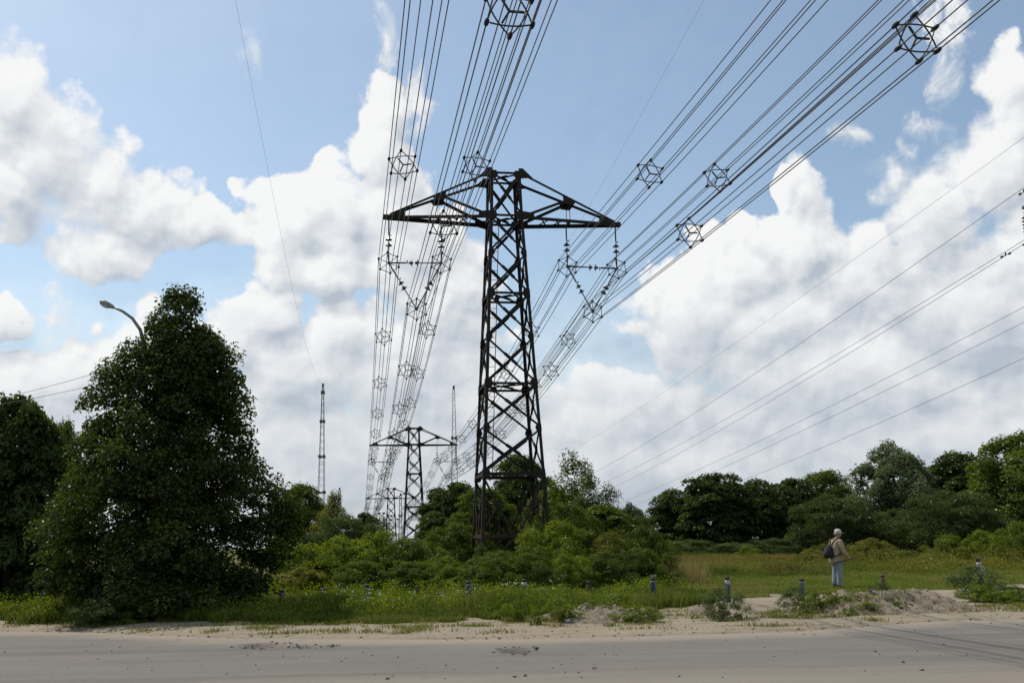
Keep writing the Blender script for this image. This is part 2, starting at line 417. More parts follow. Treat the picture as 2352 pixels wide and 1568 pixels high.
mt, k, out = newmat('ground_soil'); gp = k.n('ShaderNodeNewGeometry').outputs['Position']
sa = k.n('ShaderNodeAttribute', attribute_name='sand').outputs['Fac']
n1 = k.noise(gp, 1.1, 5, 0.6); n2 = k.noise(gp, 9.0, 5, 0.65); n3 = k.noise(gp, 60.0, 3, 0.6)
cs = k.mix(n1, (0.235, 0.195, 0.138), (0.345, 0.292, 0.215)); cs = k.mix(k.ramp(n2, 0.52, 0.75), cs, (0.21, 0.165, 0.12))
cs = k.mix(k.ramp(n3, 0.62, 0.72), cs, (0.14, 0.12, 0.10))
trk = k.noise(k.vmath('MULTIPLY', gp, (0.25, 2.6, 1.0)), 1.3, 5, 0.65)
cs = k.mix(k.math('MULTIPLY', k.ramp(trk, 0.50, 0.68), 0.6), cs, (0.165, 0.128, 0.085))
lit_ = k.noise(k.vmath('MULTIPLY', gp, (0.7, 1.4, 1.0)), 2.2, 5, 0.7)
cs = k.mix(k.math('MULTIPLY', k.ramp(lit_, 0.57, 0.68), 0.7), cs, (0.11, 0.095, 0.045))
cg = k.mix(n2, (0.060, 0.066, 0.016), (0.120, 0.105, 0.036))
bsdf(k, out, k.mix(k.ramp(k.math('ADD', sa, k.math('MULTIPLY', k.math('SUBTRACT', n2, 0.5), 0.7)), 0.38, 0.62), cg, cs), 0.95, 0, k.math('ADD', n2, k.math('MULTIPLY', n3, 0.5)), 0.6, 0.05, 0.1)
M['ground'] = mt
g_o = link_mesh('ground', grid_mesh('ground', axis(-15, 17, 0.13, 3500, -3500), axis(18.5, 34, 0.13, 4000, -500), ground_z, M['ground'],
                                    lambda x, y: {'sand': sand_mask(x, y)}))
tag(g_o, 'dry sandy verge and grassy field beyond the road', kind='structure')

HOLES = []
for (px, py, hw, hd) in ((603, 1484, 56, 0.50), (1190, 1495, 44, 0.42), (720, 1486, 40, 0.22)):
    c = onground(px, py); HOLES.append((c[0], c[1], hw * c[1] / FPX, hd))
def road_z(x, y):
    z = 0.006 + 0.020 * (fbm(x * 0.35, y * 0.7, 3, 30) - 0.5)
    e = road_edge(x); z = z - 0.10 * sstep(0.1, 0.5, y - e)
    for i, (hx, hy, a, b) in enumerate(HOLES):
        r = np.hypot((x - hx) / a, (y - hy) / b) + 0.9 * (fbm(x * 3.0, y * 3.0, 3, 60 + i) - 0.5)
        z = z - (0.075 if i < 2 else 0.03) * sstep(1.0, 0.75, r) * (0.5 + fbm(x * 6, y * 6, 2, 66 + i)) + 0.012 * sstep(1.5, 1.05, r) * sstep(0.9, 1.0, r)
    return z
mt, k, out = newmat('road_asphalt'); gp = k.n('ShaderNodeNewGeometry').outputs['Position']
du = k.n('ShaderNodeAttribute', attribute_name='dust').outputs['Fac']; br = k.n('ShaderNodeAttribute', attribute_name='broken').outputs['Fac']
stretch = k.vmath('MULTIPLY', gp, (0.22, 1.6, 1.0))
n1 = k.noise(stretch, 1.0, 5, 0.6); n2 = k.noise(gp, 24.0, 4, 0.7); n3 = k.noise(gp, 95.0, 3, 0.7); n4 = k.noise(gp, 0.8, 3, 0.5)
c = k.mix(n1, (0.125, 0.114, 0.097), (0.172, 0.157, 0.133)); c = k.mix(k.ramp(k.noise(gp, 7.0, 6, 0.75), 0.42, 0.62), c, (0.146, 0.133, 0.113))
n5 = k.noise(gp, 38.0, 3, 0.8)
c = k.mix(k.math('MULTIPLY', k.ramp(n5, 0.54, 0.66), 0.55), c, (0.085, 0.078, 0.068)); c = k.mix(k.math('MULTIPLY', k.ramp(n5, 0.44, 0.34), 0.55), c, (0.24, 0.22, 0.185))
c = k.mix(k.ramp(n3, 0.60, 0.70), c, (0.10, 0.095, 0.085)); c = k.mix(k.ramp(n3, 0.40, 0.30), c, (0.23, 0.21, 0.18))
band = k.noise(k.vmath('MULTIPLY', gp, (0.03, 0.9, 1.0)), 1.0, 3, 0.5)
c = k.mix(k.math('MULTIPLY', k.ramp(band, 0.50, 0.68), 0.5), c, (0.098, 0.090, 0.078))
patch = k.noise(k.vmath('MULTIPLY', gp, (0.55, 1.1, 1.0)), 0.55, 1.5, 0.4)
c = k.mix(k.math('MULTIPLY', k.ramp(patch, 0.60, 0.62), 0.3), c, (0.105, 0.098, 0.086))
vc = k.n('ShaderNodeTexVoronoi', feature='DISTANCE_TO_EDGE'); k.link(k.vmath('ADD', gp, k.vmath('MULTIPLY', k.noise(gp, 1.6, 4, 0.6, 'Color'), (0.9, 0.9, 0))), vc.inputs['Vector']); vc.inputs['Scale'].default_value = 0.62
crack = k.math('MULTIPLY', k.ramp(vc.outputs['Distance'], 0.013, 0.004), k.ramp(n4, 0.48, 0.58))
c = k.mix(k.math('MULTIPLY', crack, 0.28), c, (0.06, 0.055, 0.048))
dd = k.math('ADD', du, k.math('MULTIPLY', k.math('SUBTRACT', n1, 0.5), 0.9), clamp=True)
c = k.mix(k.math('MULTIPLY', dd, 0.85), c, (0.28, 0.235, 0.178))
c = k.mix(br, c, k.mix(n2, (0.05, 0.045, 0.04), (0.24, 0.20, 0.16)))
bsdf(k, out, c, 0.88, 0, k.math('ADD', n3, k.math('MULTIPLY', n2, 0.7)), 0.35, 0.012, 0.25); M['road'] = mt
def road_at(x, y):
    e = road_edge(x)
    dust = sstep(-1.5, 0.0, y - e) * 0.95 + 0.5 * sstep(14.2, 12.4, y) + 0.25 * (fbm(x * 0.3, y * 1.3, 3, 80) - 0.45)
    b = np.zeros_like(x)
    for i, (hx, hy, a, bb) in enumerate(HOLES):
        r = np.hypot((x - hx) / a, (y - hy) / bb) + 0.9 * (fbm(x * 3.0, y * 3.0, 3, 60 + i) - 0.5)
        b = np.maximum(b, sstep(1.08, 0.9, r) * (1 if i < 2 else .5))
    return {'dust': np.clip(dust, 0, 1), 'broken': b}
ys = np.concatenate([np.arange(5, 12, 0.5), np.arange(12, 24.0, 0.07), np.arange(24, 31, 0.4)])
xs = np.concatenate([np.arange(-90, -13, 1.6), np.arange(-13, 13, 0.09), np.arange(13, 91, 1.6)])
Xg, Yg = np.meshgrid(xs, ys); x = Xg.ravel(); y = Yg.ravel(); nx, ny = len(xs), len(ys)
i = np.arange(nx - 1)[None, :] + np.arange(ny - 1)[:, None] * nx
F = np.stack([i, i + 1, i + 1 + nx, i + nx], -1).reshape(-1, 4)
F = F[(y[F] < (road_edge(x) + 0.6)[F]).all(1)]
V = np.stack([x, y, road_z(x, y)], -1); used = np.unique(F); remap = np.zeros(len(V), int); remap[used] = np.arange(len(used))
at_ = road_at(x, y)
tag(link_mesh('road', mesh_np('road', V[used], remap[F], M['road'], True, {kk: vv[used] for kk, vv in at_.items()})),
    'worn dusty grey asphalt road with two potholes', kind='structure')

# loose stones and clods
def rock(seed, s):
    r = random.Random(seed); vs = []
    for (a, b) in [(0, 90)] + [(60 * i, 28) for i in range(6)] + [(60 * i + 30, -20) for i in range(6)]:
        q = s * (0.7 + 0.6 * r.random()); vs.append((q * math.cos(R(a)) * math.cos(R(b)), q * math.sin(R(a)) * math.cos(R(b)), 0.7 * q * math.sin(R(b))))
    fs = [(0, 1 + i, 1 + (i + 1) % 6) for i in range(6)]
    for i in range(6): fs += [(1 + i, 7 + i, 1 + (i + 1) % 6), (1 + (i + 1) % 6, 7 + i, 7 + (i + 1) % 6)]
    return vs, fs
def stones(name, pts, mat, label, cat):
    mb = MB()
    for j, (px, py, pz, s) in enumerate(pts):
        vs, fs = rock(j * 7 + len(pts), s); mb.add([(a + px, b + py, c_ + pz) for a, b, c_ in vs], fs)
    return tag(mb.build(name, mat), label, cat, kind='stuff')
M['stone'] = simple('loose_stone', (0.13, 0.115, 0.10), 0.95, 0, 0.4, 9)
M['clod'] = simple('soil_clod', (0.225, 0.185, 0.14), 0.95, 0, 0.35, 7)
pts = []
for hx, hy, a, b in HOLES:
    for j in range(34):
        t = rng.uniform(0, 6.28); q = rng.uniform(0.3, 1.5) ** 0.7
        px, py = hx + a * q * math.cos(t) * 1.1, hy + b * q * math.sin(t)
        pts.append((px, py, float(road_z(np.array([px]), np.array([py]))[0]) + 0.004, rng.uniform(0.012, 0.034)))
for j in range(170):
    py = rng.uniform(12.6, 21.5); px = rng.uniform(-0.55, 0.55) * py
    if py > float(road_edge(np.array([px]))[0]) - .2: continue
    pts.append((px, py, 0.012, rng.uniform(0.006, 0.018)))
for (px, py) in ((1365, 1536), (2010, 1497), (1182, 1555), (1206, 1553), (2075, 1522), (2118, 1540), (690, 1490), (1025, 1460), (890, 1560)):
    c = onground(px, py); pts.append((c[0], c[1], 0.012, 0.030))
stones('road_stones', pts, M['stone'], 'loose stones scattered on the asphalt round the potholes', 'stones')

# mounds of dug soil
mt, k, out = newmat('dug_soil'); gp = k.n('ShaderNodeNewGeometry').outputs['Position']
n1 = k.noise(gp, 2.6, 5, 0.62); n2 = k.noise(gp, 17.0, 5, 0.7)
c = k.mix(n1, (0.165, 0.135, 0.100), (0.32, 0.268, 0.198)); c = k.mix(k.ramp(n2, 0.55, 0.75), c, (0.12, 0.095, 0.07))
bsdf(k, out, c, 0.97, 0, n2, 0.8, 0.06, 0.05); M['soil'] = mt
MOUNDS = []
def mound(label, cx, cyy, ax, ay, H, seed, rot=0.0, step=0.055):
    MOUNDS.append((cx, cyy, ax, ay, H, seed, rot))
    xs_ = np.arange(-1.35 * ax, 1.35 * ax, step); ys_ = np.arange(-1.35 * ay, 1.35 * ay, step)
    zf = lambda x, y: mound_h(x + cx, y + cyy, MOUNDS[-1])
    me = grid_mesh('dirt_mound', xs_, ys_, zf, M['soil'])
    o = link_mesh('dirt_mound', me); o.location = (cx, cyy, 0); return tag(o, label, 'dirt mound', 'mounds of dug soil along the verge')
def mound_h(x, y, mm):
    cx, cyy, ax, ay, H, seed, rot = mm
    u, v = (x - cx), (y - cyy); u, v = u * math.cos(rot) + v * math.sin(rot), -u * math.sin(rot) + v * math.cos(rot)
    r = np.hypot(u / ax, v / ay) + 0.55 * (fbm(x * 1.1, y * 1.1, 3, seed) - 0.5)
    e = sstep(1.08, 0.1, r)
    lump = fbm(x * 1.7, y * 1.7, 4, seed + 5); clod = 1 - np.abs(2 * fbm(x * 5.5, y * 5.5, 3, seed + 9) - 1)
    return -0.16 + 0.16 * sstep(1.35, 1.0, r) + H * e * (0.45 + 1.1 * lump) + 0.20 * (clod - 0.6) * sstep(1.05, 0.75, r) * (0.45 + H) + 0.07 * (fbm(x * 11, y * 11, 2, seed + 20) - .5) * sstep(1.05, .8, r)
mound('large mound of dry grey soil in front of the walking man', 7.95, 22.7, 2.35, 1.6, 0.36, 140)
mound('weedy soil mound in the middle of the verge with litter on it', 1.65, 21.5, 1.85, 1.2, 0.25, 240)
mound('small low soil mound beside the blue post with the white band', 3.95, 22.2, 0.6, 0.5, 0.20, 340)
mound('leafy soil bank at the right edge of the picture', 13.1, 24.4, 1.9, 1.4, 0.30, 440)
def surf(x, y):
    x = np.atleast_1d(np.asarray(x, float)); y = np.atleast_1d(np.asarray(y, float))
    z = ground_z(x, y)
    for mm in MOUNDS:
        ins = (np.abs(x - mm[0]) < 1.3 * mm[2]) & (np.abs(y - mm[1]) < 1.3 * mm[3])
        if ins.any(): z[ins] = np.maximum(z[ins], mound_h(x[ins], y[ins], mm))
    return z
def sz(x, y): return float(surf(x, y)[0])
pts = []
for mm in MOUNDS:
    for j in range(int(330 * mm[2] * mm[3] / 3)):
        t = rng.uniform(0, 6.28); q = rng.uniform(0, 1.15); px, py = mm[0] + mm[2] * q * math.cos(t), mm[1] + mm[3] * q * math.sin(t)
        pts.append((px, py, sz(px, py), rng.uniform(0.012, 0.038) * (1 if q < .9 else .6)))
for j in range(420):
    px = rng.uniform(-12, 13); py = float(road_edge(np.array([px]))[0]) + abs(rng.normal(0, 0.9)) - 0.1
    pts.append((px, py, max(sz(px, py), 0.0), rng.uniform(0.008, 0.032)))
stones('soil_clods', pts, M['clod'], 'clods of dry earth on the mounds and the sandy verge', 'soil clods')

# ------------------------------------------------------------------ the pylons
YAW = 0.171
ARM = np.array([math.cos(YAW), math.sin(YAW), 0.0]); AWAY = np.array([-math.sin(YAW), math.cos(YAW), 0.0])
TOWERS = [np.array([-0.28, 50.0, 0.0]), np.array([-14.34, 143.4, -2.66]), np.array([-30.31, 247.0, -5.69]), np.array([-46.4, 351.5, -8.47])]
def wz(z): return 1.755 - 0.0500 * z if z <= 18.06 else 0.852 - (z - 18.06) * 0.026
LV = [4.84, 7.08, 9.28, 11.65, 13.91, 16.05, 18.06]
ZT = 20.45
FACES = [((-1, -1), (1, -1), (0, -1, 0)), ((1, -1), (1, 1), (1, 0, 0)), ((1, 1), (-1, 1), (0, 1, 0)), ((-1, 1), (-1, -1), (-1, 0, 0))]
def cor(c, z): return Vector((c[0] * wz(z), c[1] * wz(z), z))
def make_pylon():
    root = empty('lattice_pylon'); S = M['steel']
    for c in ((-1, -1), (1, -1), (1, 1), (-1, 1)):
        b = MB(); b.angle(cor(c, -0.6), cor(c, 18.06), 0.15, (-c[0], 0, 0), (0, -c[1], 0), 0.022); b.angle(cor(c, 18.05), cor(c, ZT), 0.15, (-c[0], 0, 0), (0, -c[1], 0), 0.02)
        b.build('leg', S, root)
    for A, B, n in FACES:
        n = Vector(n)
        def brace(p, q, off, wd=0.102, nm='diagonal_brace'):
            b = MB(); b.bar(p - n * off, q - n * off, wd, 0.028, up=n); b.bar(p - n * (off + 0.03), q - n * (off + 0.03), 0.035, 0.05, up=n); b.build(nm, S, root)
        def splice(c, d, off, ln=0.72, wd=0.20):
            d = d.normalized(); x = n.cross(d); c = c - n * off
            MB().plate([c - d * ln / 2 - x * wd / 2, c + d * ln / 2 - x * wd / 2, c + d * ln / 2 + x * wd / 2, c - d * ln / 2 + x * wd / 2], 0.02).build('splice_plate', S, root)
        def gusset(z, c, o, sz_=0.42, hh=0.5):
            p = cor(c, z); x = (cor(o, z) - p).normalized(); u = (cor(c, z + 1) - p).normalized(); p = p + n * 0.012
            MB().plate([p - u * hh / 2, p - u * hh / 2 + x * sz_ * .75, p + x * sz_, p + u * hh / 2 + x * sz_ * .75, p + u * hh / 2], 0.018).build('gusset_plate', S, root)
        zs = LV + [ZT]
        for i in range(len(zs) - 1):
            z0, z1 = zs[i] + 0.05, zs[i + 1] - 0.05
            a0, b0, a1, b1 = cor(A, z0), cor(B, z0), cor(A, z1), cor(B, z1)
            brace(a0, b1, 0.015); brace(b0, a1, 0.085)
            t = wz(z0) / (wz(z0) + wz(z1)); c = a0.lerp(b1, t)
            splice(c + (b1 - a0).normalized() * 0.42, b1 - a0, -0.012, 0.75, 0.18); splice(c, a1 - b0, 0.055, 0.85, 0.16)
        for i, z in enumerate(LV):
            gusset(z, A, B, 0.30 if i % 2 else 0.38, 0.36 if i % 2 else 0.46); gusset(z, B, A, 0.30 if i % 2 else 0.38, 0.36 if i % 2 else 0.46)
        gusset(ZT - .16, A, B, 0.4, 0.42); gusset(ZT - .16, B, A, 0.4, 0.42)
        for z in (1.91, 4.84, 9.28, 13.91, 18.06, ZT - 0.08):
            big = z < 5
            b = MB(); p, q = cor(A, z), cor(B, z); b.bar(p - n * .02, q - n * .02, 0.17 if big else 0.12, 0.02, up=n); b.bar(p - n * .08, q - n * .08, 0.02, 0.12 if big else .07, up=n); b.build('belt_beam', S, root)
        # splayed base
        mid = (cor(A, 1.91) + cor(B, 1.91)) / 2
        for c, o in ((A, B), (B, A)):
            top = cor(c, 4.75); brace(top, mid.lerp(cor(c, 1.91), 0.08), 0.03, 0.10)
            h = top.lerp(mid, 0.48); brace(h, cor(c, 3.4), 0.05, 0.07); brace(h, cor(c, 2.0), 0.05, 0.06); brace(h, h * 0.55 + (mid.lerp(cor(c, 1.91), 0.45)) * 0.45 + Vector((0, 0, -1.0)), 0.06, 0.05)
            splice(h, mid - top, 0.0, 0.45, 0.22)
            brace(mid, cor(c, 0.0), 0.05, 0.09)
    for z in (9.28, 13.91, 18.02, ZT - 0.1):
        for c in ((-1, -1), (1, -1)):
            MB().bar(cor(c, z), cor((-c[0], -c[1]), z) + Vector((0, 0, 0.09 * c[0])), 0.11, 0.05).build('plan_brace', S, root)
            b = MB(); d = (cor((-c[0], -c[1]), z) - cor(c, z)); 
            MB().bar(cor(c, z) + d * 0.38 + Vector((0, 0, .05 * c[0] + .04)), cor(c, z) + d * 0.62 + Vector((0, 0, .05 * c[0] + .04)), 0.2, 0.02).build('splice_plate', S, root)
    XT, XP = 6.18, 3.43
    for s in (-1, 1):
        for t in (-1, 1):
            low0, lowT = Vector((s * .86, t * .86, 18.06)), Vector((s * XT, t * 0.09, 18.06))
            up0, upT = Vector((s * .80, t * .80, ZT - 0.02)), Vector((s * (XT - .25), t * 0.11, 18.20))
            U = up0.lerp(upT, (XP - .8) / (XT - 1.05)); Lw = low0.lerp(lowT, (XP - .86) / (XT - .86))
            def arm(nm, p, q, wd=.12, out=t):
                b = MB(); b.angle(p, q, wd, (0, -out, 0), (0, 0, -1), 0.03); b.build(nm, S, root)
            arm('crossarm_chord', low0, lowT, .17); arm('crossarm_chord', up0, upT, .11)
            arm('crossarm_strut', U, Lw, .12); arm('crossarm_strut', U + Vector((0, 0, -.04)), low0 + Vector((0, -t * .04, .05)), .14)
            MB().plate([U + Vector((-.38 * s, t * .02, .10)), U + Vector((.38 * s, t * .02, -.20)), U + Vector((.2 * s, t * .02, -.42)), U + Vector((-.3 * s, t * .02, -.36))], .02).build('gusset_plate', S, root)
            MB().plate([low0 + Vector((-.12 * s, t * .03, .24)), low0 + Vector((.55 * s, t * .0, .17)), low0 + Vector((.62 * s, -t * .03, -.10)), low0 + Vector((-.12 * s, t * .03, -.28))], .02).build('gusset_plate', S, root)
            MB().plate([up0 + Vector((-.12 * s, t * .03, .20)), up0 + Vector((.10 * s, t * .03, .20)), up0 + Vector((.62 * s, t * .01, -.30)), up0 + Vector((-.12 * s, t * .03, -.36))], .02).build('gusset_plate', S, root)
            MB().plate([lowT + Vector((-1.0 * s, t * .16, .42)), lowT + Vector((-.35 * s, t * .06, .12)), lowT + Vector((0, t * .02, -.08)), lowT + Vector((-1.0 * s, t * .17, -.06))], .02).build('gusset_plate', S, root)
            prev = None
            for i, f in enumerate((.18, .32, .64, .80)):
                MB().bar(low0.lerp(lowT, f) + Vector((0, 0, -.05)), Vector((s * (low0.lerp(lowT, f + .10).x * s), -low0.lerp(lowT, f + .10).y, 18.01 - .02 * t)), .07, .03).build('crossarm_strut', S, root)
        MB().bar((s * XP, -.48, 18.0), (s * XP, .48, 18.0), .12, .12).build('crossarm_strut', S, root)
        MB().bar((s * XP, -.40, 19.25), (s * XP, .40, 19.25), .09, .09).build('crossarm_strut', S, root)
        MB().box((s * (XT - .12), 0, 18.02), (.40, .24, .22)).build('tip_plate', S, root)
    lad = MB()
    rl = [(-wz(4.9) + .07, -wz(4.9) + .36), (-wz(17.9) + .07, -wz(17.9) + .36)]
    for o in (0, .43): lad.bar((rl[0][0] + o, rl[0][1], 4.9), (rl[1][0] + o, rl[1][1], 17.9), .035, .035)
    lo = lad.build('ladder', S, root)
    for i in range(26):
        f = (i + .5) / 26; z = 4.9 + 13 * f; xx = rl[0][0] + (rl[1][0] - rl[0][0]) * f; yy = rl[0][1] + (rl[1][1] - rl[0][1]) * f
        MB().bar((xx, yy, z), (xx + .43, yy, z), .022, .022).build('rung', S, lo)
    for z in (9.0, 13.65, 17.75):
        MB().box((-wz(z) + .5, -wz(z) + .36, z), (.22, .08, .3)).build('ladder_bracket', S, root)
    return root
py0 = make_pylon()
PLAB = ['tall dark rusty lattice pylon standing in the shrubs, nearest to the road', 'second lattice pylon along the line, half hidden by bushes',
        'third lattice pylon along the line, small behind the second', 'farthest and smallest lattice pylon down the line']
PNAME = ['nearest', 'second', 'third', 'farthest']
pyl = []
for i, T in enumerate(TOWERS):
    o = py0 if i == 0 else copy_tree(py0)
    o.location = T; o.rotation_euler = (0, 0, YAW); pyl.append(tag(o, PLAB[i], 'pylon', 'lattice pylons of the power line'))

# insulator strings and wire rings
HUB = {('left', 'outer'): (-5.97, 15.60), ('left', 'inner'): (-3.30, 15.66), ('left', 'lower'): (-4.56, 13.22),
       ('right', 'outer'): (5.97, 15.60), ('right', 'inner'): (3.30, 15.66), ('right', 'lower'): (4.58, 13.25)}
HEXA = {'outer': R(98), 'inner': R(84), 'lower': R(90)}
RAD = 0.55
def disc_prof(): return [(0.02, 0.13), (0.06, 0.11), (0.075, 0.04), (0.16, 0.0), (0.172, -0.035), (0.10, -0.03), (0.05, -0.06), (0.03, -0.10)]
def make_string(L, d0):
    root = empty('insulator_string')
    b = MB(); b.bar((0, 0, 0), (0, 0, -d0 + .28), .05, .07); b.tube([(0, 0, -d0 + .3), (0, 0, -d0 + .1)], .02); b.box((.06, 0, -d0 + .22), (.14, .05, .05)); b.build('hanger_rod', M['clamp'], root)
    for j in range(2):
        dd = MB().lathe(disc_prof(), 14).mesh('insulator_disc', M['glass'], True) if j == 0 else dd
        o = link_mesh('insulator_disc', dd, root); o.location = (0, 0, -d0 - .30 * j)
    b = MB(); b.tube([(0, 0, -d0 - .38), (0, 0, -d0 - .55)], .03); b.bar((0, 0, -d0 - .55), (0, 0, -L + .12), .06, .05); b.bar((.0, 0, -L + .45), (0, 0, -L), .10, .06); b.build('link_rod', M['clamp'], root)
    return root
def make_ring():
    root = empty('suspension_ring'); b = MB()
    V_ = [Vector((math.cos(R(60 * k)) * RAD, 0, math.sin(R(60 * k)) * RAD)) for k in range(6)]
    for k in range(6):
        b.bar(V_[k] * .97, V_[(k + 1) % 6] * .97, .03, .03, up=(0, 1, 0)); b.bar(V_[k] * .95, Vector((0, 0, 0)), .026, .026, up=(0, 1, 0))
    b.lathe([(.07, -.05), (.07, .05)], 10, axis=(0, 1, 0)); b.build('ring_frame', M['clamp'], root)
    cm = MB().lathe([(.02, -.15), (.05, -.10), (.06, 0), (.05, .10), (.02, .15)], 8, axis=(0, 1, 0)).mesh('clamp', M['clamp'], True)
    for k in range(6):
        o = link_mesh('clamp', cm, root); o.location = V_[k]
    return root
protos = {'v': make_string(2.33, 1.10), 's': make_string(2.74, 1.22), 'h': make_string(2.60, 1.15)}
ringp = make_ring(); used_p = set()
def take(p):
    if id(p) in used_p: return copy_tree(p)
    used_p.add(id(p)); return p
def wpt(T, lx, z): return Vector(T) + Vector(ARM) * lx + Vector((0, 0, z))
for ti in range(3):
    T = TOWERS[ti]; nm = PNAME[ti]
    for side, s in (('left', -1), ('right', 1)):
        O, I, Lw = HUB[(side, 'outer')], HUB[(side, 'inner')], HUB[(side, 'lower')]
        for kind, p, q, lab in (('v', (O[0], 17.93), O, f'upright two-disc insulator string under the tip of the {side} arm, {nm} pylon'),
                                ('v', (I[0], 17.93), I, f'upright two-disc insulator string under the middle of the {side} arm, {nm} pylon'),
                                ('h', O, I, f'level two-disc insulator string joining the upper wire rings under the {side} arm, {nm} pylon'),
                                ('s', O, Lw, f'slanting two-disc insulator string from outer ring to lower ring under the {side} arm, {nm} pylon'),
                                ('s', I, Lw, f'slanting two-disc insulator string from inner ring to lower ring under the {side} arm, {nm} pylon')):
            o = take(protos[kind]); P, Q = wpt(T, *p), wpt(T, *q)
            o.location = P; o.rotation_mode = 'QUATERNION'; o.rotation_quaternion = Vector((0, 0, -1)).rotation_difference((Q - P).normalized())
            tag(o, lab, 'insulator', 'insulator strings on the pylons')
        for kk in ('outer', 'inner', 'lower'):
            lx, z = HUB[(side, kk)]; o = take(ringp); o.location = wpt(T, lx, z)
            o.rotation_mode = 'QUATERNION'; o.rotation_quaternion = Quaternion((0, 0, 1), YAW) @ Quaternion((0, 1, 0), -HEXA[kk])
            tag(o, f'six-armed steel ring holding the {"lower" if kk == "lower" else "upper " + kk} wire bundle of the {side} arm, {nm} pylon', 'wire ring', 'wire rings on the pylons')

# conductor bundles: six wires each, with star shaped spacers
def spacer_meshes():
    b = MB(); rr = RAD
    V_ = [Vector((math.cos(R(60 * k)) * rr, 0, math.sin(R(60 * k)) * rr)) for k in range(6)]
    for k in range(6):
        p, q = V_[k], V_[(k + 2) % 6]; c = (p + q) / 2; nrm = c.normalized()
        pts_ = [p.lerp(q, t) + nrm * (0.11 * rr * math.sin(math.pi * t)) + Vector((0, .014 * (1 if k % 2 else -1), 0)) for t in np.linspace(0.06, 0.94, 8)]
        b.tube(pts_, .019, 5)
    for k in (0, 2, 4):
        c = (V_[k] + V_[(k + 1) % 6]) / 2; b.bar((0, 0, 0), c * .66, .042, .042, up=(0, 1, 0))
    fr = b.mesh('spacer', M['clamp'])
    cl = MB().lathe([(.02, -.15), (.045, -.10), (.058, 0), (.045, .10), (.02, .15)], 8, axis=(0, 1, 0)).mesh('clamp', M['clamp'], True)
    b2 = MB(); b2.v = list(b.v); b2.f = list(b.f)
    for v in V_: b2.lathe([(.02, -.14), (.055, -.07), (.055, .07), (.02, .14)], 6, c=v, axis=(0, 1, 0))
    return fr, cl, b2.mesh('spacer_far', M['clamp']), V_
SPF, SPC, SPFAR, SPV = spacer_meshes()
D0 = Vector((math.sin(.159), -math.cos(.159), 0)) * 92.0
SPANS = []
for (side, kk), (lx, z) in HUB.items():
    A0 = wpt(TOWERS[0], lx, z)
    SPANS.append((side, kk, A0, A0 + D0, 0.95, 15.2, 0))
    for i in range(3):
        SPANS.append((side, kk, wpt(TOWERS[i], lx, z), wpt(TOWERS[i + 1], lx, z), (1.6, 1.9, 1.9)[i], 13.0, i + 1))
WHERE = ['above the road', 'between nearest and second pylon', 'between second and third pylon', 'between third and farthest pylon']
for side, kk, A, B, sag, gap, si in SPANS:
    L = (B - A).length
    root = empty('conductor_bundle', A)
    tag(root, f'{"lower" if kk == "lower" else "upper " + kk} six-wire bundle on the {side} side, {WHERE[si]}', 'power cable', 'six-wire conductor bundles')
    n = 40 if si < 2 else 20
    pth = lambda t: (B - A) * t + Vector((0, 0, -4 * sag * t * (1 - t)))
    cm = MB().tube([pth(i / n) for i in range(n + 1)], .0165 if si < 1 else .019, 5).mesh('conductor', M['wire'], True)
    sp = SPANS and []
    k0 = 0.92 if kk == 'lower' else (1.0 if kk == 'outer' else 0.88)
    ss = [14.9 * (1.03 if kk == 'lower' else 1.0) * (j + 1) for j in range(5)] if si == 0 else [13.2 * k0 * (j + 1) for j in range(int(L / (13.2 * k0)))]
    for k in range(6):
        a = HEXA[kk] + R(60 * k); off = Vector(ARM) * (math.cos(a) * RAD) + Vector((0, 0, math.sin(a) * RAD))
        o = link_mesh('conductor', cm, root); o.location = off
    for j, s in enumerate(ss):
        o = link_mesh('spacer', SPF if si < 2 else SPFAR, root); o.location = pth(s / L)
        o.rotation_mode = 'QUATERNION'; o.rotation_quaternion = Quaternion((0, 0, 1), YAW) @ Quaternion((0, 1, 0), -HEXA[kk])
        if si < 2:
            for v in SPV:
                c = link_mesh('clamp', SPC, o); c.location = v

# the single wires of the second line on the right, and the lightning wires between the masts
LDIR = Vector((math.sin(-.1494), math.cos(-.1494), 0)); LN = np.array([LDIR.y, -LDIR.x, 0])
def wire(name, label, group, P0, pix, r, s0, s1, mat, dirn=None, n=48):
    dirn = dirn or LDIR; nn = np.array([dirn.y, -dirn.x, 0.0])
    s = [0.0]; z = [P0[2]]
    for (x_, y_) in pix:
        Q = onplane(x_, y_, np.array(P0), nn); s.append(float((Q - np.array(P0)) @ np.array(dirn))); z.append(float(Q[2]))
    c = np.polyfit(s, z, min(2, len(s) - 1)); s1 = s1 or max(s)
    pts_ = [Vector(P0) + dirn * t + Vector((0, 0, float(np.polyval(c, t)) - P0[2])) for t in np.linspace(s0, s1, n)]
    base = pts_[0].copy()
    o = MB().tube([p - base for p in pts_], r, 5).build(name, mat, None, True); o.location = base
    return tag(o, label, 'wire', group), s, z, c
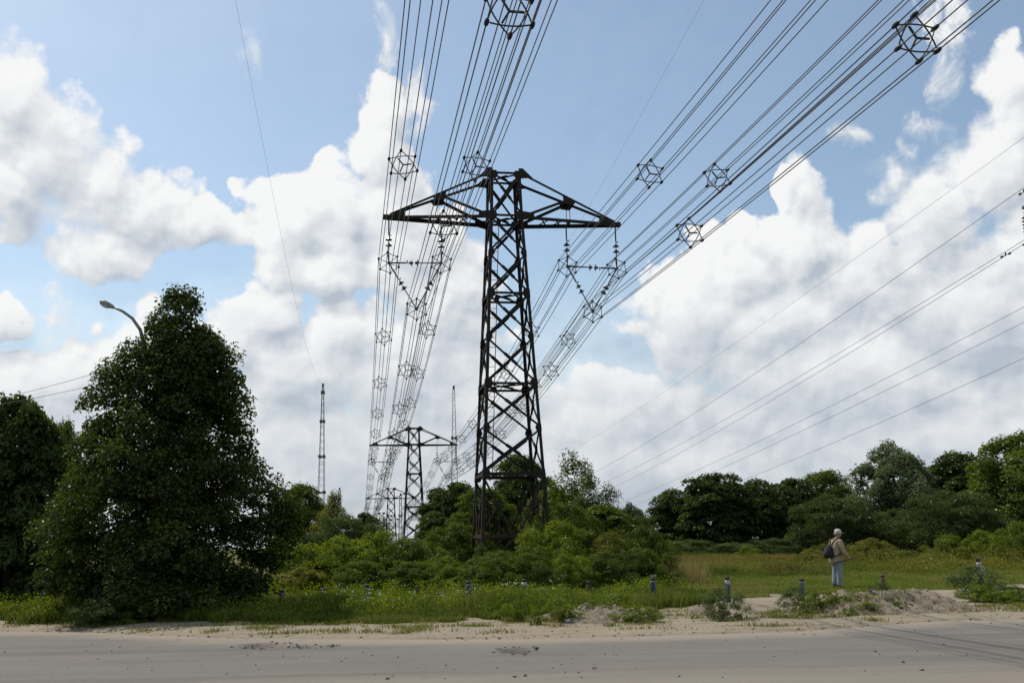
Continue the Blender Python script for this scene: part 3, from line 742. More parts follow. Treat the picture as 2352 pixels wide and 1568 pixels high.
RW = [((2352, 316), [(1939, 612), (1297, 1045)], 'thin earth wire, topmost of the wires of the right-hand line', .006),
      ((2352, 430), [(2090, 616), (1613, 936.7), (1368.7, 1082.9)], 'single wire just below the earth wire in the right-hand line', .011),
      ((2346, 557), [(2193, 648), (1712, 936.7), (1361.4, 1120.5)], 'upper of the close pair of wires under the insulator at the right edge', .010),
      ((2350, 564), [(2208, 648), (1729, 945), (1425.7, 1111.3)], 'lower of the close pair of wires under the insulator at the right edge', .010),
      ((2352, 705), [(1729, 1020), (1423.8, 1154.5)], 'wire of the right-hand line, third from the bottom', .009),
      ((2352, 740), [(1729, 1042), (1469.8, 1155.5)], 'wire of the right-hand line, second from the bottom', .009),
      ((2352, 822), [(1729, 1093), (1497.4, 1177.6)], 'lowest wire of the right-hand line, vanishing behind the chestnut trees', .009)]
for (e, pix, lab, r) in RW:
    P0 = at(e[0], e[1], 40.0)
    o, s, z, c = wire('overhead_wire', lab, 'single wires of the right-hand power line', P0, pix, r * 1.25, -3.0, 230.0 if max(np.array([0])) == 0 else None, M['thinwire'])
# porcelain string at the right edge with a pole arm to hang from
root = empty('insulator_string', at(2353, 492, 40.0)); tag(root, 'long ribbed porcelain insulator string hanging at the right edge of the picture', 'insulator')
dp = MB().lathe([(.02, .07), (.05, .06), (.06, .02), (.125, -.01), (.13, -.035), (.05, -.03), (.03, -.07)], 14).mesh('insulator_disc', M['porcelain'], True)
for j in range(8):
    o = link_mesh('insulator_disc', dp, root); o.location = (0, 0, -.14 - j * .146)
b = MB(); b.tube([(0, 0, .1), (0, 0, -1.30)], .022); b.bar((-.25, -.03, -1.33), (.12, .03, -1.33), .05, .06, up=(0, 0, 1)); b.build('hanger_rod', M['clamp'], root)
P = at(2353, 485, 40.0)
pole = empty('steel_pole', (P[0] + 3.2, P[1] + .4, 0)); tag(pole, 'steel pole with crossarm carrying the insulator at the right edge', 'pole')
MB().tube([(0, 0, -.5), (0, 0, P[2] + 4)], [.2, .13], 10).build('pole_shaft', M['mast'], pole, True)
b = MB(); b.bar((-3.25, -.4, P[2] + .16), (0.4, .05, P[2] + .16), .14, .12); b.bar((-3.2, -.38, P[2] + .2), (0, 0, P[2] + 1.6), .06, .06); b.build('crossarm', M['mast'], pole)
for q in ((2310, 583), (2352, 438)):
    Pd_ = Vector(at(q[0], q[1] + 3, 40.6 if q[0] < 2340 else 40.0)); root = empty('vibration_damper', Pd_)
    tag(root, 'small dumbbell damper clipped on the %s' % ('wire pair near the right edge' if q[0] < 2340 else 'single wire at the right edge'), 'wire damper')
    b = MB(); 
    for t in (-.26, .26): b.lathe([(.02, -.09), (.05, -.05), (.05, .05), (.02, .09)], 8, c=LDIR * t, axis=LDIR)
    b.build('damper_weight', M['clamp'], root); b = MB(); b.tube([LDIR * -.3, LDIR * .3], .012); b.box((0, 0, .05), (.05, .05, .12)); b.build('damper_clip', M['clamp'], root)

# lattice masts with lightning wires
def make_mast(name, label, px, ytop, Y, wb, wt_, nseg, plats, group='lattice masts on the skyline'):
    top = at(px, ytop, Y); base = at(px, 1245, Y); zb = -9.0
    root = empty(name, (top[0], top[1], zb)); tag(root, label, 'mast', group)
    H = top[2] - zb; q = lambda c, z: Vector((c[0], c[1], 0)) * (wb + (wt_ - wb) * z / H) / 2 + Vector((0, 0, z))
    C4 = ((-1, -1), (1, -1), (1, 1), (-1, 1)); t = .036 * Y / 300
    for c in C4: MB().bar(q(c, 0), q(c, H - 1), .105 * Y / 300, .105 * Y / 300).build('leg', M['mast'], root)
    b = MB()
    for i in range(nseg):
        z0, z1 = (H - 1) * i / nseg, (H - 1) * (i + 1) / nseg
        for j in range(4):
            b.bar(q(C4[j], z0), q(C4[(j + 1) % 4], z1), t, t); b.bar(q(C4[(j + 1) % 4], z0), q(C4[j], z1), t, t)
    b.build('bracing', M['mast'], root)
    for f in plats:
        w_ = (wb + (wt_ - wb) * f) * 1.25 + .25; b = MB().box((0, 0, H * f), (w_, w_, .4)); 
        for c in C4: b.box(q(c, H * f) * 1.0 + Vector((0, 0, .1)), (.55, .55, .9))
        b.build('platform', M['mast'], root)
    MB().lathe([(.15, -1.2), (.3, -.9), (.35, -.2), (.12, 0)], 8, c=(0, 0, H)).build('beacon', M['darkcap'], root)
    return top
m1 = make_mast('lattice_mast', 'tall slender lattice mast left of the power line, above the yellowish tree', 742, 880, 300, 2.75, .45, 26, (.44, .62, .80, .95))
m2 = make_mast('lattice_mast', 'tall slender lattice mast right of the second pylon', 1042, 885, 300, 2.9, .5, 26, (.44, .72))
m3 = make_mast('lattice_mast', 'tiny distant mast just right of the yellowish tree', 780, 1119, 430, 1.6, .8, 12, (.8,))
m4 = make_mast('lattice_mast', 'thin distant mast showing through the second pylon', 920, 1132, 420, 1.8, .7, 12, (.7,))
def sky_wire(label, P0, Pm, zm, r):
    d = ray(*Pm); Q = EYE + d * ((zm - EYE[2]) / d[2]); P0 = Vector(P0); Q = Vector(Q); dirn = (Q - P0); dirn.z = 0; Ls = dirn.length; dirn.normalize()
    dz = (Q.z - P0.z)
    sagk = 0.00038
    pts_ = []
    for t in np.linspace(0, Ls + 90, 70):
        lin = P0.z + dz * t / Ls; pts_.append(Vector((P0.x, P0.y, 0)) + dirn * t + Vector((0, 0, lin - sagk * t * (Ls - t))))
    o = MB().tube([p - pts_[0] for p in pts_], [r * (0.35 + .65 * max(0.12, 1 - i / 60)) for i in range(70)], 4).build('lightning_wire', M['thinwire'], None, True); o.location = pts_[0]
    tag(o, label, 'wire', 'lightning wires from the masts')
sky_wire('hair-thin wire rising from the left mast to the top of the picture', m1, (541, 0), 34.0, .016)
sky_wire('hair-thin wire rising from the right mast across the blue sky', m2, (1617, 0), 34.0, .016)
# ------------------------------------------------------------------ foliage
def leaves_from(points, normals, size, seed, tint, aspect=0.55, droop=0.25):
    r = np.random.default_rng(seed); n = len(points)
    nr = normals + r.normal(0, 0.55, (n, 3)); nr /= np.linalg.norm(nr, axis=1)[:, None] + 1e-9
    t = r.normal(0, 1, (n, 3)); t[:, 2] -= droop * 2
    t -= nr * (t * nr).sum(1)[:, None]; t /= np.linalg.norm(t, axis=1)[:, None] + 1e-9
    bt = np.cross(nr, t); s = size * r.uniform(0.65, 1.3, n)[:, None]
    V = np.empty((n, 4, 3)); fold = nr * s * 0.18
    V[:, 0] = points - t * s * .5; V[:, 1] = points + bt * s * aspect * .5 + fold - t * s * .08; V[:, 2] = points + t * s * .5; V[:, 3] = points - bt * s * aspect * .5 + fold - t * s * .08
    base = np.arange(n)[:, None] * 4
    F = np.concatenate([base + np.array([[0, 1, 2]]), base + np.array([[0, 2, 3]])], 0)
    return V.reshape(-1, 3), F, np.repeat(tint, 4)
def crown_mesh(name, mat, H, prof, nclump, per, csize, leaf, seed, z0=0.0, flat=0.6, lobes=0.22, aspect=0.55, inner=0.25, droop=0.25, shift=None, spiky=0.0, sub=None):
    """clumps of leaves spread through the volume of a crown whose half width at relative height t is prof(t)"""
    r = np.random.default_rng(seed)
    ts = np.linspace(0.0, 1, 200); pr = np.array([prof(t) for t in ts]); cdf = np.cumsum(pr ** 1.15 + (0.16 if sub else 0.06) * pr.max()); cdf /= cdf[-1]
    t = np.interp(r.uniform(0, 1, nclump), cdf, ts); th = r.uniform(0, 2 * np.pi, nclump)
    u = r.uniform(0, 1, nclump); rho = np.where(u < inner, r.uniform(0.15, 0.7, nclump), r.uniform(0.74, 1.0, nclump))
    ph = r.uniform(0, 6.28, 4)
    lob = 1 + lobes * (0.55 * np.sin(3 * th + ph[0] + 5 * t) + 0.45 * np.sin(5 * th + ph[1] - 9 * t) + 0.4 * np.sin(14 * t + ph[2] + 2 * th)) + r.normal(0, 0.05, nclump)
    rad = np.interp(t, ts, pr) * rho * lob
    c = np.stack([rad * np.cos(th), rad * np.sin(th), z0 + t * (H - z0)], -1)
    if shift is not None: c[:, 0] += np.array([shift(q) for q in t])
    if sub:                                     # boughs: groups of clumps round a bough tip, longer outwards than up
        kk, sp_ = sub; out0 = c * np.array([1, 1, 0]); out0 /= np.linalg.norm(out0, axis=1)[:, None] + 1e-6
        o_ = r.normal(0, 1, (nclump, kk, 3)) * np.array([1, 1, .6]) * sp_ * (r.uniform(.6, 1.3, nclump) * np.clip(np.interp(t, ts, pr) / 1.6, .25, 1.1))[:, None, None]; a_ = -np.abs(r.normal(0, sp_ * 1.1, (nclump, kk))) * np.clip(np.interp(t, ts, pr) / 1.6, .1, 1)[:, None]
        c = (c[:, None, :] + o_ + out0[:, None, :] * a_[..., None]); c[..., 2] += a_ * .25; c = c.reshape(-1, 3); nclump = len(c)
    cs = csize * r.uniform(0.6, 1.35, nclump)
    P_ = []; N_ = []; T_ = []
    for i in range(nclump):
        k = max(8, int(per * (cs[i] / csize) ** 2))
        v = r.normal(0, 1, (k, 3)); v /= np.linalg.norm(v, axis=1)[:, None]; v[:, 2] = np.where(v[:, 2] < -0.35, -v[:, 2] * .6, v[:, 2])
        q = v * (r.uniform(0.25, 1, (k, 1)) ** 0.45) * cs[i]; q[:, 2] *= flat
        if spiky: q[:, 2] += spiky * cs[i] * r.uniform(0, 1, k) ** 2
        out = c[i] * np.array([1, 1, 0]); out = out / (np.linalg.norm(out) + 1e-6)
        q[:, 2] -= droop * ((q * out).sum(1)) * 0.7
        P_.append(c[i] + q); N_.append(v * 0.7 + np.array([0, 0, 0.55]) + out * 0.25)
        T_.append(np.clip(r.normal(0.45, 0.22, k) + r.normal(0, 0.12), 0, 1))
    P_ = np.concatenate(P_); N_ = np.concatenate(N_); T_ = np.concatenate(T_)
    keep = P_[:, 2] > 0.02; P_, N_, T_ = P_[keep], N_[keep], T_[keep]
    V, F, tn = leaves_from(P_, N_, leaf, seed + 1, T_, aspect, droop)
    return mesh_np(name, V, F, mat, False, {'tint': tn}), c
def trunk_mesh(name, mat, H, r0, centers, seed, nb=9, split=0.25, lean=0.0):
    r = random.Random(seed); mb = MB()
    pts_ = [Vector((lean * (i / 6) ** 2 + r.uniform(-.04, .04) * H * .15, r.uniform(-.04, .04) * H * .15, -.15 + (H * .86 + .15) * i / 6)) for i in range(7)]
    pts_[0].x = pts_[0].y = 0
    mb.tube(pts_, [r0 * (1.35 if i == 0 else (1 - .88 * i / 6)) for i in range(7)], 7)
    cc = list(centers); r.shuffle(cc)
    for c in cc[:nb]:
        c = Vector(c); f = min(.8, max(split, (c.z / H) * .7)); k = f * 6; i = int(k); p = pts_[i].lerp(pts_[min(i + 1, 6)], k - i)
        if c.z < p.z: continue
        mid = p.lerp(c, .5) + Vector((0, 0, .06 * H)); mb.tube([p, mid, c], [r0 * .42 * (1 - f * .5), r0 * .22, r0 * .07], 5)
    return mb.mesh(name, mat, True)
KIND = {}
def species(key, leafm, barkm, H, prof, nclump, per, csize, leaf, seed, r0=0.1, nb=9, **kw):
    me, c = crown_mesh('crown_' + key, leafm, H, prof, nclump, per, csize, leaf, seed, **kw)
    KIND[key] = (me, trunk_mesh('trunk_' + key, barkm, H, r0, c, seed, nb), H, max(prof(t) for t in np.linspace(0, 1, 50)))
ell = lambda a, lo=0.0, p=2.0: (lambda t: a * max(0.0, 1 - abs((t - lo) / (1 - lo) if t > lo else 0.55 * (lo - t) / max(lo, .01)) ** p) ** (1 / p))
species('broad_a', M['lf_dark'], M['bark'], 7.0, ell(2.3, .45, 2.4), 340, 130, .52, .21, 21, .16, 10, z0=.1, aspect=.6, droop=.2, flat=.8, lobes=.26, spiky=.3)
species('broad_b', M['lf_dark'], M['bark'], 7.0, ell(2.0, .4, 2.0), 330, 130, .48, .20, 22, .15, 10, z0=.1, lobes=.3, droop=.2, flat=.85, spiky=.4)
species('mid_a', M['lf_mid'], M['bark'], 6.0, ell(2.1, .38, 2.0), 320, 120, .44, .165, 23, .12, 10, z0=.1, lobes=.32, droop=.15, flat=.85, spiky=.5)
species('willow_a', M['lf_willow'], M['bark'], 7.0, ell(2.2, .32, 1.8), 340, 140, .46, .22, 24, .14, 8, z0=.1, aspect=.36, lobes=.3, spiky=.6, flat=1.0, droop=.1)
species('olive_a', M['lf_olive'], M['bark'], 5.0, ell(2.3, .25, 2.0), 260, 140, .44, .145, 25, .08, 6, z0=.05, aspect=.34, lobes=.26, spiky=.5, flat=1.0, droop=.1)
species('shrub_a', M['lf_bright'], M['bark'], 2.6, ell(1.7, .22, 2.0), 170, 105, .27, .095, 26, .03, 6, z0=.03, lobes=.34, flat=1.05, droop=.05, spiky=.5)
species('shrub_b', M['lf_mid'], M['bark'], 3.0, ell(1.6, .25, 1.9), 170, 105, .29, .10, 27, .04, 6, z0=.03, lobes=.36, spiky=.7, flat=1.05, droop=.05)
species('shrub_c', M['lf_yellow'], M['bark'], 2.6, ell(1.3, .3, 1.7), 140, 105, .27, .10, 28, .03, 6, z0=.03, lobes=.38, spiky=.9, flat=1.0, droop=.05)
species('loose', M['lf_mid'], M['bark'], 7.0, lambda t: 1.9 * (1 - t) ** .55 * min(1, t / .08 + .35), 200, 58, .38, .15, 29, .06, 22, z0=.2, lobes=.5, spiky=1.5, flat=1.0, inner=.3, droop=.4)
species('yellow_tree', M['lf_yellow'], M['bark'], 6.0, lambda t: 1.9 * (1 - t) ** .7 * min(1, t / .1 + .6), 240, 110, .38, .12, 30, .09, 8, z0=.1, lobes=.35, spiky=.9, flat=.9, droop=.1)
species('sapling', M['lf_olive'], M['bark'], 0.9, ell(.5, .3), 95, 70, .11, .042, 31, .010, 8, z0=.02, lobes=.4, spiky=1.0, flat=1.0, droop=.05)
species('weed', M['lf_bright'], M['bark'], 0.45, ell(.34, .2), 40, 46, .08, .045, 32, .005, 5, z0=.02, lobes=.5, spiky=1.3, flat=1.0, droop=.0)

def plant(key, px, ytop, Y, wpx, label, name='shrub', cat='shrub', group=None, rz=None, dy=0.0, base=None):
    crown, trunk, H, rad = KIND[key]
    T = at(px, ytop, Y); gz = sz(T[0], Y) if base is None else base
    hh = (T[2] - gz) * 0.98; ww = wpx / FPX * np.linalg.norm(T - EYE) / 2
    root = empty(name, (T[0], Y, gz - .03), rng.uniform(0, 6.28) if rz is None else rz)
    root.scale = (ww / rad / 1.05, ww / rad / 1.05, hh / H)
    tag(root, label, cat, group)
    link_mesh('crown', crown, root); link_mesh('trunk', trunk, root); return root
TG = 'trees along the edge of the field'; SG = 'shrubs around the pylons'; TB = 'trees behind the shrubs'
# right-hand tree line
for a in [('broad_b', 1545, 1128, 66, 118, 'dark chestnut tree with drooping leaves, leftmost of the tree line on the right'),
          ('broad_a', 1640, 1092, 64, 170, 'broad dark chestnut tree with the rounded top near the sky gap'),
          ('broad_b', 1737, 1106, 67, 130, 'dark tree just right of the broad chestnut'),
          ('broad_a', 1815, 1103, 70, 125, 'dark tree between the chestnuts and the lighter bushy tree'),
          ('mid_a', 1897, 1086, 74, 150, 'lighter green tree top peeping over the grey-green bushy trees'),
          ('broad_a', 2192, 1046, 72, 165, 'round dark green tree right of the tall pale willow'),
          ('mid_a', 2335, 1003, 63, 210, 'tallest tree at the right edge of the picture'),
          ('broad_b', 2255, 1120, 70, 120, 'dark tree between the round tree and the right edge')]:
    plant(*a, 'tree', 'tree', TG)
plant('willow_a', 2045, 1022, 66, 175, 'tall pale grey-green willow rising above the tree line on the right', 'willow_tree', 'tree', TG)
plant('olive_a', 1920, 1138, 61, 215, 'wide grey-green bushy tree behind the walking man', 'tree', 'tree', TG)
plant('olive_a', 2175, 1128, 58, 215, 'grey-green bush with bare twigs below the round dark tree', 'shrub', 'shrub', TG)
plant('olive_a', 2060, 1170, 63, 170, 'dull green bush under the pale willow', 'shrub', 'shrub', TG)
for a in [('olive_a', 1585, 1238, 60, 140, 'dark undergrowth shrub under the leftmost chestnut'), ('olive_a', 1680, 1245, 59, 130, 'dark undergrowth shrub under the broad chestnut'),
          ('olive_a', 1775, 1235, 60, 130, 'dark undergrowth shrub left of the walking man'),
          ('shrub_a', 1716, 1256, 56, 62, 'small light green bush in front of the dark chestnuts'),
          ('shrub_c', 1862, 1262, 51, 75, 'yellowish bush just left of the walking man'), ('shrub_b', 1900, 1250, 54, 90, 'green bush right behind the walking man'),
          ('shrub_c', 2000, 1240, 50, 120, 'yellow-green bush right of the walking man'), ('olive_a', 2075, 1262, 52, 100, 'green bush below the dull green bush on the right'),
          ('shrub_a', 2180, 1232, 50, 105, 'bright leafy shrub below the grey-green bush with bare twigs'),
          ('shrub_a', 2262, 1222, 49, 115, 'bright leafy shrub next to the right edge shrub'), ('shrub_a', 2340, 1205, 47, 110, 'bright leafy shrub at the right edge of the field')]:
    plant(*a, 'shrub', 'shrub', TG)
plant('broad_b', 1485, 1222, 150, 90, 'far low trees in the gap between pylon bushes and chestnuts', 'tree', 'tree', TB, base=-4.0)
# around and behind the near pylon
plant('mid_a', 1190, 1052, 66, 160, 'leafy tree seen through the legs of the nearest pylon', 'tree', 'tree', TB)
plant('broad_a', 1045, 1113, 70, 150, 'dark tree just left of the nearest pylon', 'tree', 'tree', TB)
plant('broad_b', 1002, 1178, 64, 110, 'dark low tree at the foot of the second pylon', 'tree', 'tree', TB)
plant('mid_a', 1108, 1125, 60, 150, 'bushy tree behind the left legs of the nearest pylon', 'tree', 'tree', TB)
plant('loose', 1318, 1048, 56, 175, 'loose upright poplar sapling with twigs against the sky, right of the nearest pylon', 'tree', 'tree', TB)
plant('loose', 1398, 1118, 55, 110, 'loose twiggy young tree leaning towards the sky gap', 'tree', 'tree', TB)
plant('mid_a', 1268, 1128, 58, 150, 'leafy tree behind the right leg of the nearest pylon', 'tree', 'tree', TB)
plant('mid_a', 1372, 1165, 53, 215, 'dense bushy tree below the loose poplar sapling', 'tree', 'tree', TB)
plant('shrub_b', 1452, 1190, 52, 130, 'full green shrub between the twiggy tree and the small willow', 'shrub', 'shrub', SG)
plant('shrub_b', 1305, 1165, 50, 190, 'tall leafy shrub filling the thicket behind the bright green shrub', 'shrub', 'shrub', SG)
plant('shrub_b', 1060, 1205, 52, 170, 'tall green shrub left of the front leg below the dark trees', 'shrub', 'shrub', SG)
plant('willow_a', 1450, 1158, 62, 80, 'small grey-green willow with a thin stem beside the sky gap', 'willow_tree', 'tree', TB)
for a in [('shrub_a', 1275, 1205, 45, 200, 'bright green shrub in front of the nearest pylon'), ('shrub_b', 1140, 1268, 43, 140, 'glossy green shrub at the front leg of the nearest pylon'),
          ('shrub_b', 1205, 1262, 42, 130, 'glossy shrub between the front leg and the bright shrub'),
          ('shrub_c', 1400, 1232, 44, 120, 'yellow-olive shrub right of the bright shrub'), ('shrub_b', 1470, 1215, 46, 130, 'dark shrub next to the open field, last of the pylon thicket'),
          ('shrub_b', 1445, 1262, 42, 160, 'dark shrub casting shade on the dry grass'), ('shrub_a', 1320, 1280, 41, 120, 'low bright shrub below the yellow-olive shrub'),
          ('olive_a', 1378, 1272, 40, 95, 'grey-green bush in front of the dark pylon thicket'),
          ('shrub_a', 760, 1240, 41, 190, 'bright rounded shrub beside the big lime tree'), ('shrub_a', 865, 1228, 43, 190, 'bright rounded shrub in the middle of the left thicket'),
          ('shrub_b', 945, 1240, 42, 160, 'dark-centred shrub below the second pylon'), ('shrub_a', 1010, 1282, 38, 150, 'low bright shrub below the dark trees left of the pylon'),
          ('shrub_b', 700, 1262, 43, 120, 'shrub tucked against the right side of the big lime tree'), ('shrub_c', 690, 1305, 37, 110, 'dull reddish-green low bush beside the lime tree'),
          ('shrub_b', 830, 1290, 38, 130, 'low green shrub under the bright rounded shrubs'), ('shrub_b', 1085, 1298, 37, 95, 'low shrub just left of the front leg'),
          ('shrub_a', 1180, 1312, 36, 90, 'low leafy shrub at the front edge of the pylon thicket')]:
    plant(a[0], a[1], a[2], 36 + (a[3] - 36) * .45 - 3.2, a[4] * 1.08, a[5], 'shrub', 'shrub', SG)
for a in [('shrub_b', 948, 1292, 33.5, 130, 'low front shrub below the second pylon, left end of the front row'), ('shrub_a', 1042, 1302, 32.6, 120, 'low bright front shrub between the second pylon and the front leg'),
          ('shrub_b', 1128, 1282, 32.4, 125, 'dark glossy front shrub right under the front leg of the nearest pylon'), ('shrub_b', 1218, 1272, 32.6, 135, 'full glossy front shrub right of the front leg'),
          ('shrub_a', 1306, 1276, 32.8, 125, 'bright front shrub below the right legs of the nearest pylon'), ('shrub_b', 1398, 1268, 33.4, 130, 'dark front shrub behind the middle soil mound'),
          ('shrub_b', 1472, 1262, 34.5, 110, 'dark front shrub at the corner of the meadow'), ('shrub_b', 800, 1290, 35.0, 140, 'low front shrub in the left thicket'), ('shrub_a', 722, 1296, 35.5, 120, 'low bright front shrub next to the lime tree')]:
    plant(*a, 'shrub', 'shrub', SG)
for a in [('loose', 1104, 1250, 40, 70, 'thin upright shoots rising above the shrubs left of the front leg'), ('loose', 992, 1222, 44, 80, 'thin upright shoots at the foot of the second pylon'),
          ('loose', 1482, 1185, 48, 70, 'thin twiggy shoots at the right end of the pylon thicket'), ('loose', 884, 1192, 46, 70, 'thin pale shoots left of the distant pylons'),
          ('loose', 1352, 1085, 54, 120, 'second loose poplar sapling, a little lower than the first'), ('loose', 1235, 1200, 43, 80, 'upright leafy shoots in front of the right pylon leg')]:
    plant(*a, 'shrub', 'shrub', SG)
# left middle distance
plant('mid_a', 690, 1118, 62, 140, 'round green tree just right of the lime tree, below the left mast', 'tree', 'tree', TB)
plant('yellow_tree', 768, 1138, 55, 130, 'yellow-green tree with a pointed top below the tiny mast', 'tree', 'tree', TB)
plant('yellow_tree', 672, 1185, 50, 120, 'yellow-green bush half behind the lime tree', 'tree', 'tree', TB)
plant('olive_a', 778, 1182, 50, 170, 'grey-green willow bush in front of the yellow-green tree', 'shrub', 'shrub', TB)
plant('broad_b', 838, 1180, 54, 80, 'dark green young tree left of the distant pylons', 'tree', 'tree', TB)
plant('olive_a', 868, 1222, 56, 80, 'low bush at the foot of the distant pylons', 'shrub', 'shrub', TB)
# far left
plant('broad_a', 45, 922, 31, 215, 'dark broadleaf tree at the left edge of the picture', 'tree', 'tree', 'dark trees on the left')
plant('mid_a', 152, 978, 40, 90, 'paler tree top between the left edge tree and the lime tree', 'tree', 'tree', 'dark trees on the left')
plant('broad_b', -40, 1000, 33, 230, 'dark tree cut off by the left edge, behind the first', 'tree', 'tree', 'dark trees on the left')
plant('broad_b', 110, 1120, 36, 130, 'dark low tree filling the gap left of the lime tree', 'tree', 'tree', 'dark trees on the left')
# the big lime tree
LH = 9.15
LP = [(0, 2.25), (.02, 2.35), (.2, 2.72), (.3, 2.64), (.39, 2.36), (.46, 2.16), (.60, 1.70), (.72, 1.36), (.82, .95), (.90, .60), (.96, .30), (1, .05)]
lprof = lambda t: 1.06 * float(np.interp(t, [a for a, b in LP], [b for a, b in LP]))
me, c = crown_mesh('crown_big_lime', M['lf_lime'], LH, lprof, 980, 135, .37, .100, 78, z0=.03, flat=.60, lobes=.17, aspect=.75, inner=.34, droop=.40, shift=lambda t: .20 * sstep(.5, .8, t) + .09, spiky=.9)
T = at(392, 668, 26.0)
lime = empty('lime_tree', (T[0], 26.0, -.02)); lime.scale = (1, 1, (T[2] + .02) / LH * .985)
tag(lime, 'big dense conical lime tree at the roadside with the street lamp in its crown', 'tree')
link_mesh('crown', me, lime); link_mesh('trunk', trunk_mesh('trunk_big_lime', M['bark'], LH, .26, c, 5, 26), lime)

# saplings, weeds
plant('sapling', 1660, 1350, 20.9, 95, 'small twiggy bush alone on the sandy roadside', 'shrub', 'shrub', 'roadside bushes')
plant('sapling', 1832, 1346, 24.2, 80, 'small bush around the blue post left of the large soil mound', 'shrub', 'shrub', 'roadside bushes')
plant('sapling', 2022, 1338, 24.2, 50, 'small green bush on the crest of the large soil mound', 'shrub', 'shrub', 'roadside bushes')
plant('sapling', 2240, 1300, 26.0, 110, 'twiggy bush around the blue post with the white rag', 'shrub', 'shrub', 'roadside bushes')
plant('shrub_b', 2305, 1345, 25.0, 130, 'low leafy bush on the bank at the right edge', 'shrub', 'shrub', 'roadside bushes')
plant('sapling', 222, 1378, 22.6, 100, 'suckers at the left foot of the lime tree', 'shrub', 'shrub', 'roadside bushes')
plant('shrub_b', 300, 1370, 23.4, 150, 'low dark suckers in front of the lime tree trunk', 'shrub', 'shrub', 'roadside bushes')
plant('weed', 1268, 1352, 27.5, 95, 'bright green nettle patch behind the middle soil mound', 'weed_clump', 'weeds', 'weed clumps')
for (px, yt, Y, w_, lab) in [(1195, 1395, 21.4, 52, 'weed clump at the left foot of the middle soil mound'), (1238, 1384, 21.6, 48, 'narrow weed clump on the left shoulder of the middle soil mound'),
        (1278, 1388, 21.0, 64, 'broadest weed clump, halfway up the middle soil mound'), (1305, 1402, 20.7, 44, 'low weed clump beside the white scrap on the middle mound'),
        (1375, 1388, 21.6, 56, 'weed clump beside the white paper on top of the middle mound'), (1228, 1414, 20.4, 42, 'weed clump where the middle soil mound meets the sand'),
        (1880, 1372, 22.4, 66, 'dense weed clump left of the crest on the large soil mound'), (1925, 1378, 22.2, 60, 'weed clump at the centre of the large soil mound'),
        (1840, 1396, 21.4, 44, 'weed clump at the left foot of the large soil mound'), (1990, 1394, 21.6, 40, 'dark weed clump below the crest of the large soil mound'),
        (1950, 1406, 21.1, 34, 'lowest weed clump on the front of the large soil mound'), (2062, 1392, 21.8, 34, 'small weed clump on the right slope of the large soil mound'),
        (1455, 1405, 20.6, 66, 'wide dark grass tuft alone on the sand, left of its twin'), (1490, 1408, 20.7, 50, 'smaller grass tuft on the sand right of the wide dark one'),
        (1430, 1378, 23.5, 80, 'weed clump in the grass behind the white paper'), (2290, 1372, 24.0, 70, 'leafy weed clump on the soil bank below the rag post'),
        (2335, 1368, 23.6, 66, 'leafy weed clump on the soil bank at the very right edge'), (2250, 1358, 24.6, 60, 'leafy weed clump at the left end of the right soil bank'),
        (1165, 1402, 22.0, 60, 'weed clump in the grass just left of the middle soil mound')]:
    plant('weed', px, yt - 12, Y, w_ * 1.15, lab, 'weed_clump', 'weeds', 'weed clumps')

# ------------------------------------------------------------------ grass and flowers
def grass_field(name, label, x, y, h, wd, dry, red, seed, lean=0.35, tone=.45):
    r = np.random.default_rng(seed); n = len(x); z = surf(x, y) - 0.02
    th = r.uniform(0, 2 * np.pi, n); side = np.stack([np.cos(th), np.sin(th), np.zeros(n)], -1) * (wd / 2)[:, None]
    ln = r.normal(0, lean, (n, 2)) * h[:, None]; B = np.stack([x, y, z], -1)
    mid = B + np.stack([ln[:, 0] * .3, ln[:, 1] * .3, h * .55], -1); tp = B + np.stack([ln[:, 0], ln[:, 1], h], -1)
    V = np.stack([B - side, B + side, mid + side * .8, mid - side * .8, tp], 1).reshape(-1, 3); b = np.arange(n)[:, None] * 5
    F = np.concatenate([b + np.array([[0, 1, 2]]), b + np.array([[0, 2, 3]]), b + np.array([[3, 2, 4]])], 0)
    tn = np.clip(r.normal(tone, .2, n) + .5 * (fbm(x * .5, y * .5, 3, 5) - .5), 0, 1)
    rp = lambda a: np.repeat(a, 5)
    redv = np.stack([red * .1, red * .1, red * .5, red * .5, red], 1).ravel()
    o = link_mesh(name, mesh_np(name, V, F, M['grass'], False, {'tint': rp(tn), 'dry': rp(np.clip(dry, 0, 1)), 'red': np.clip(redv, 0, 1)}))
    return tag(o, label, 'grass', kind='stuff')
def scatter(n, x0, x1, y0, y1, seed, keep):
    r = np.random.default_rng(seed); y = y0 + (y1 - y0) * r.uniform(0, 1, n) ** 1.35; x = r.uniform(x0, x1, n) * 1.0
    k = keep(x, y, r); return x[k], y[k], r
inview = lambda x, y: (np.abs(x) < .54 * y + 1.5)
# tall verge on the left and in the middle
x, y, r = scatter(230000, -15, 6, 21.2, 41, 1, lambda x, y, r: inview(x, y) & (sand_mask(x, y) < .45 - .3 * r.uniform(0, 1, len(x))) & (x < 5.6 - .06 * (y - 22)))
pat = fbm(x * .45, y * .45, 3, 12); hh = (.12 + .40 * pat ** 1.3) * r.uniform(.55, 1.25, len(x)) * sstep(20.8, 25.5, y + 1.5 * pat) * (1 - .5 * sstep(27, 31, y)) * (1 - .35 * sstep(3, 5.5, x)) + .05
grass_field('verge_grass', 'tall mixed grass and herbs on the verge before the shrubs', x, y, hh, r.uniform(.012, .034, len(x)), .6 * sstep(.52, .76, fbm(x * .7, y * .9, 3, 15)) * r.uniform(.1, 1, len(x)) + (r.uniform(0, 1, len(x)) < .05) * .7, sstep(34, 38, y) * .6 * r.uniform(0, 1, len(x)), 2, .4, .34)
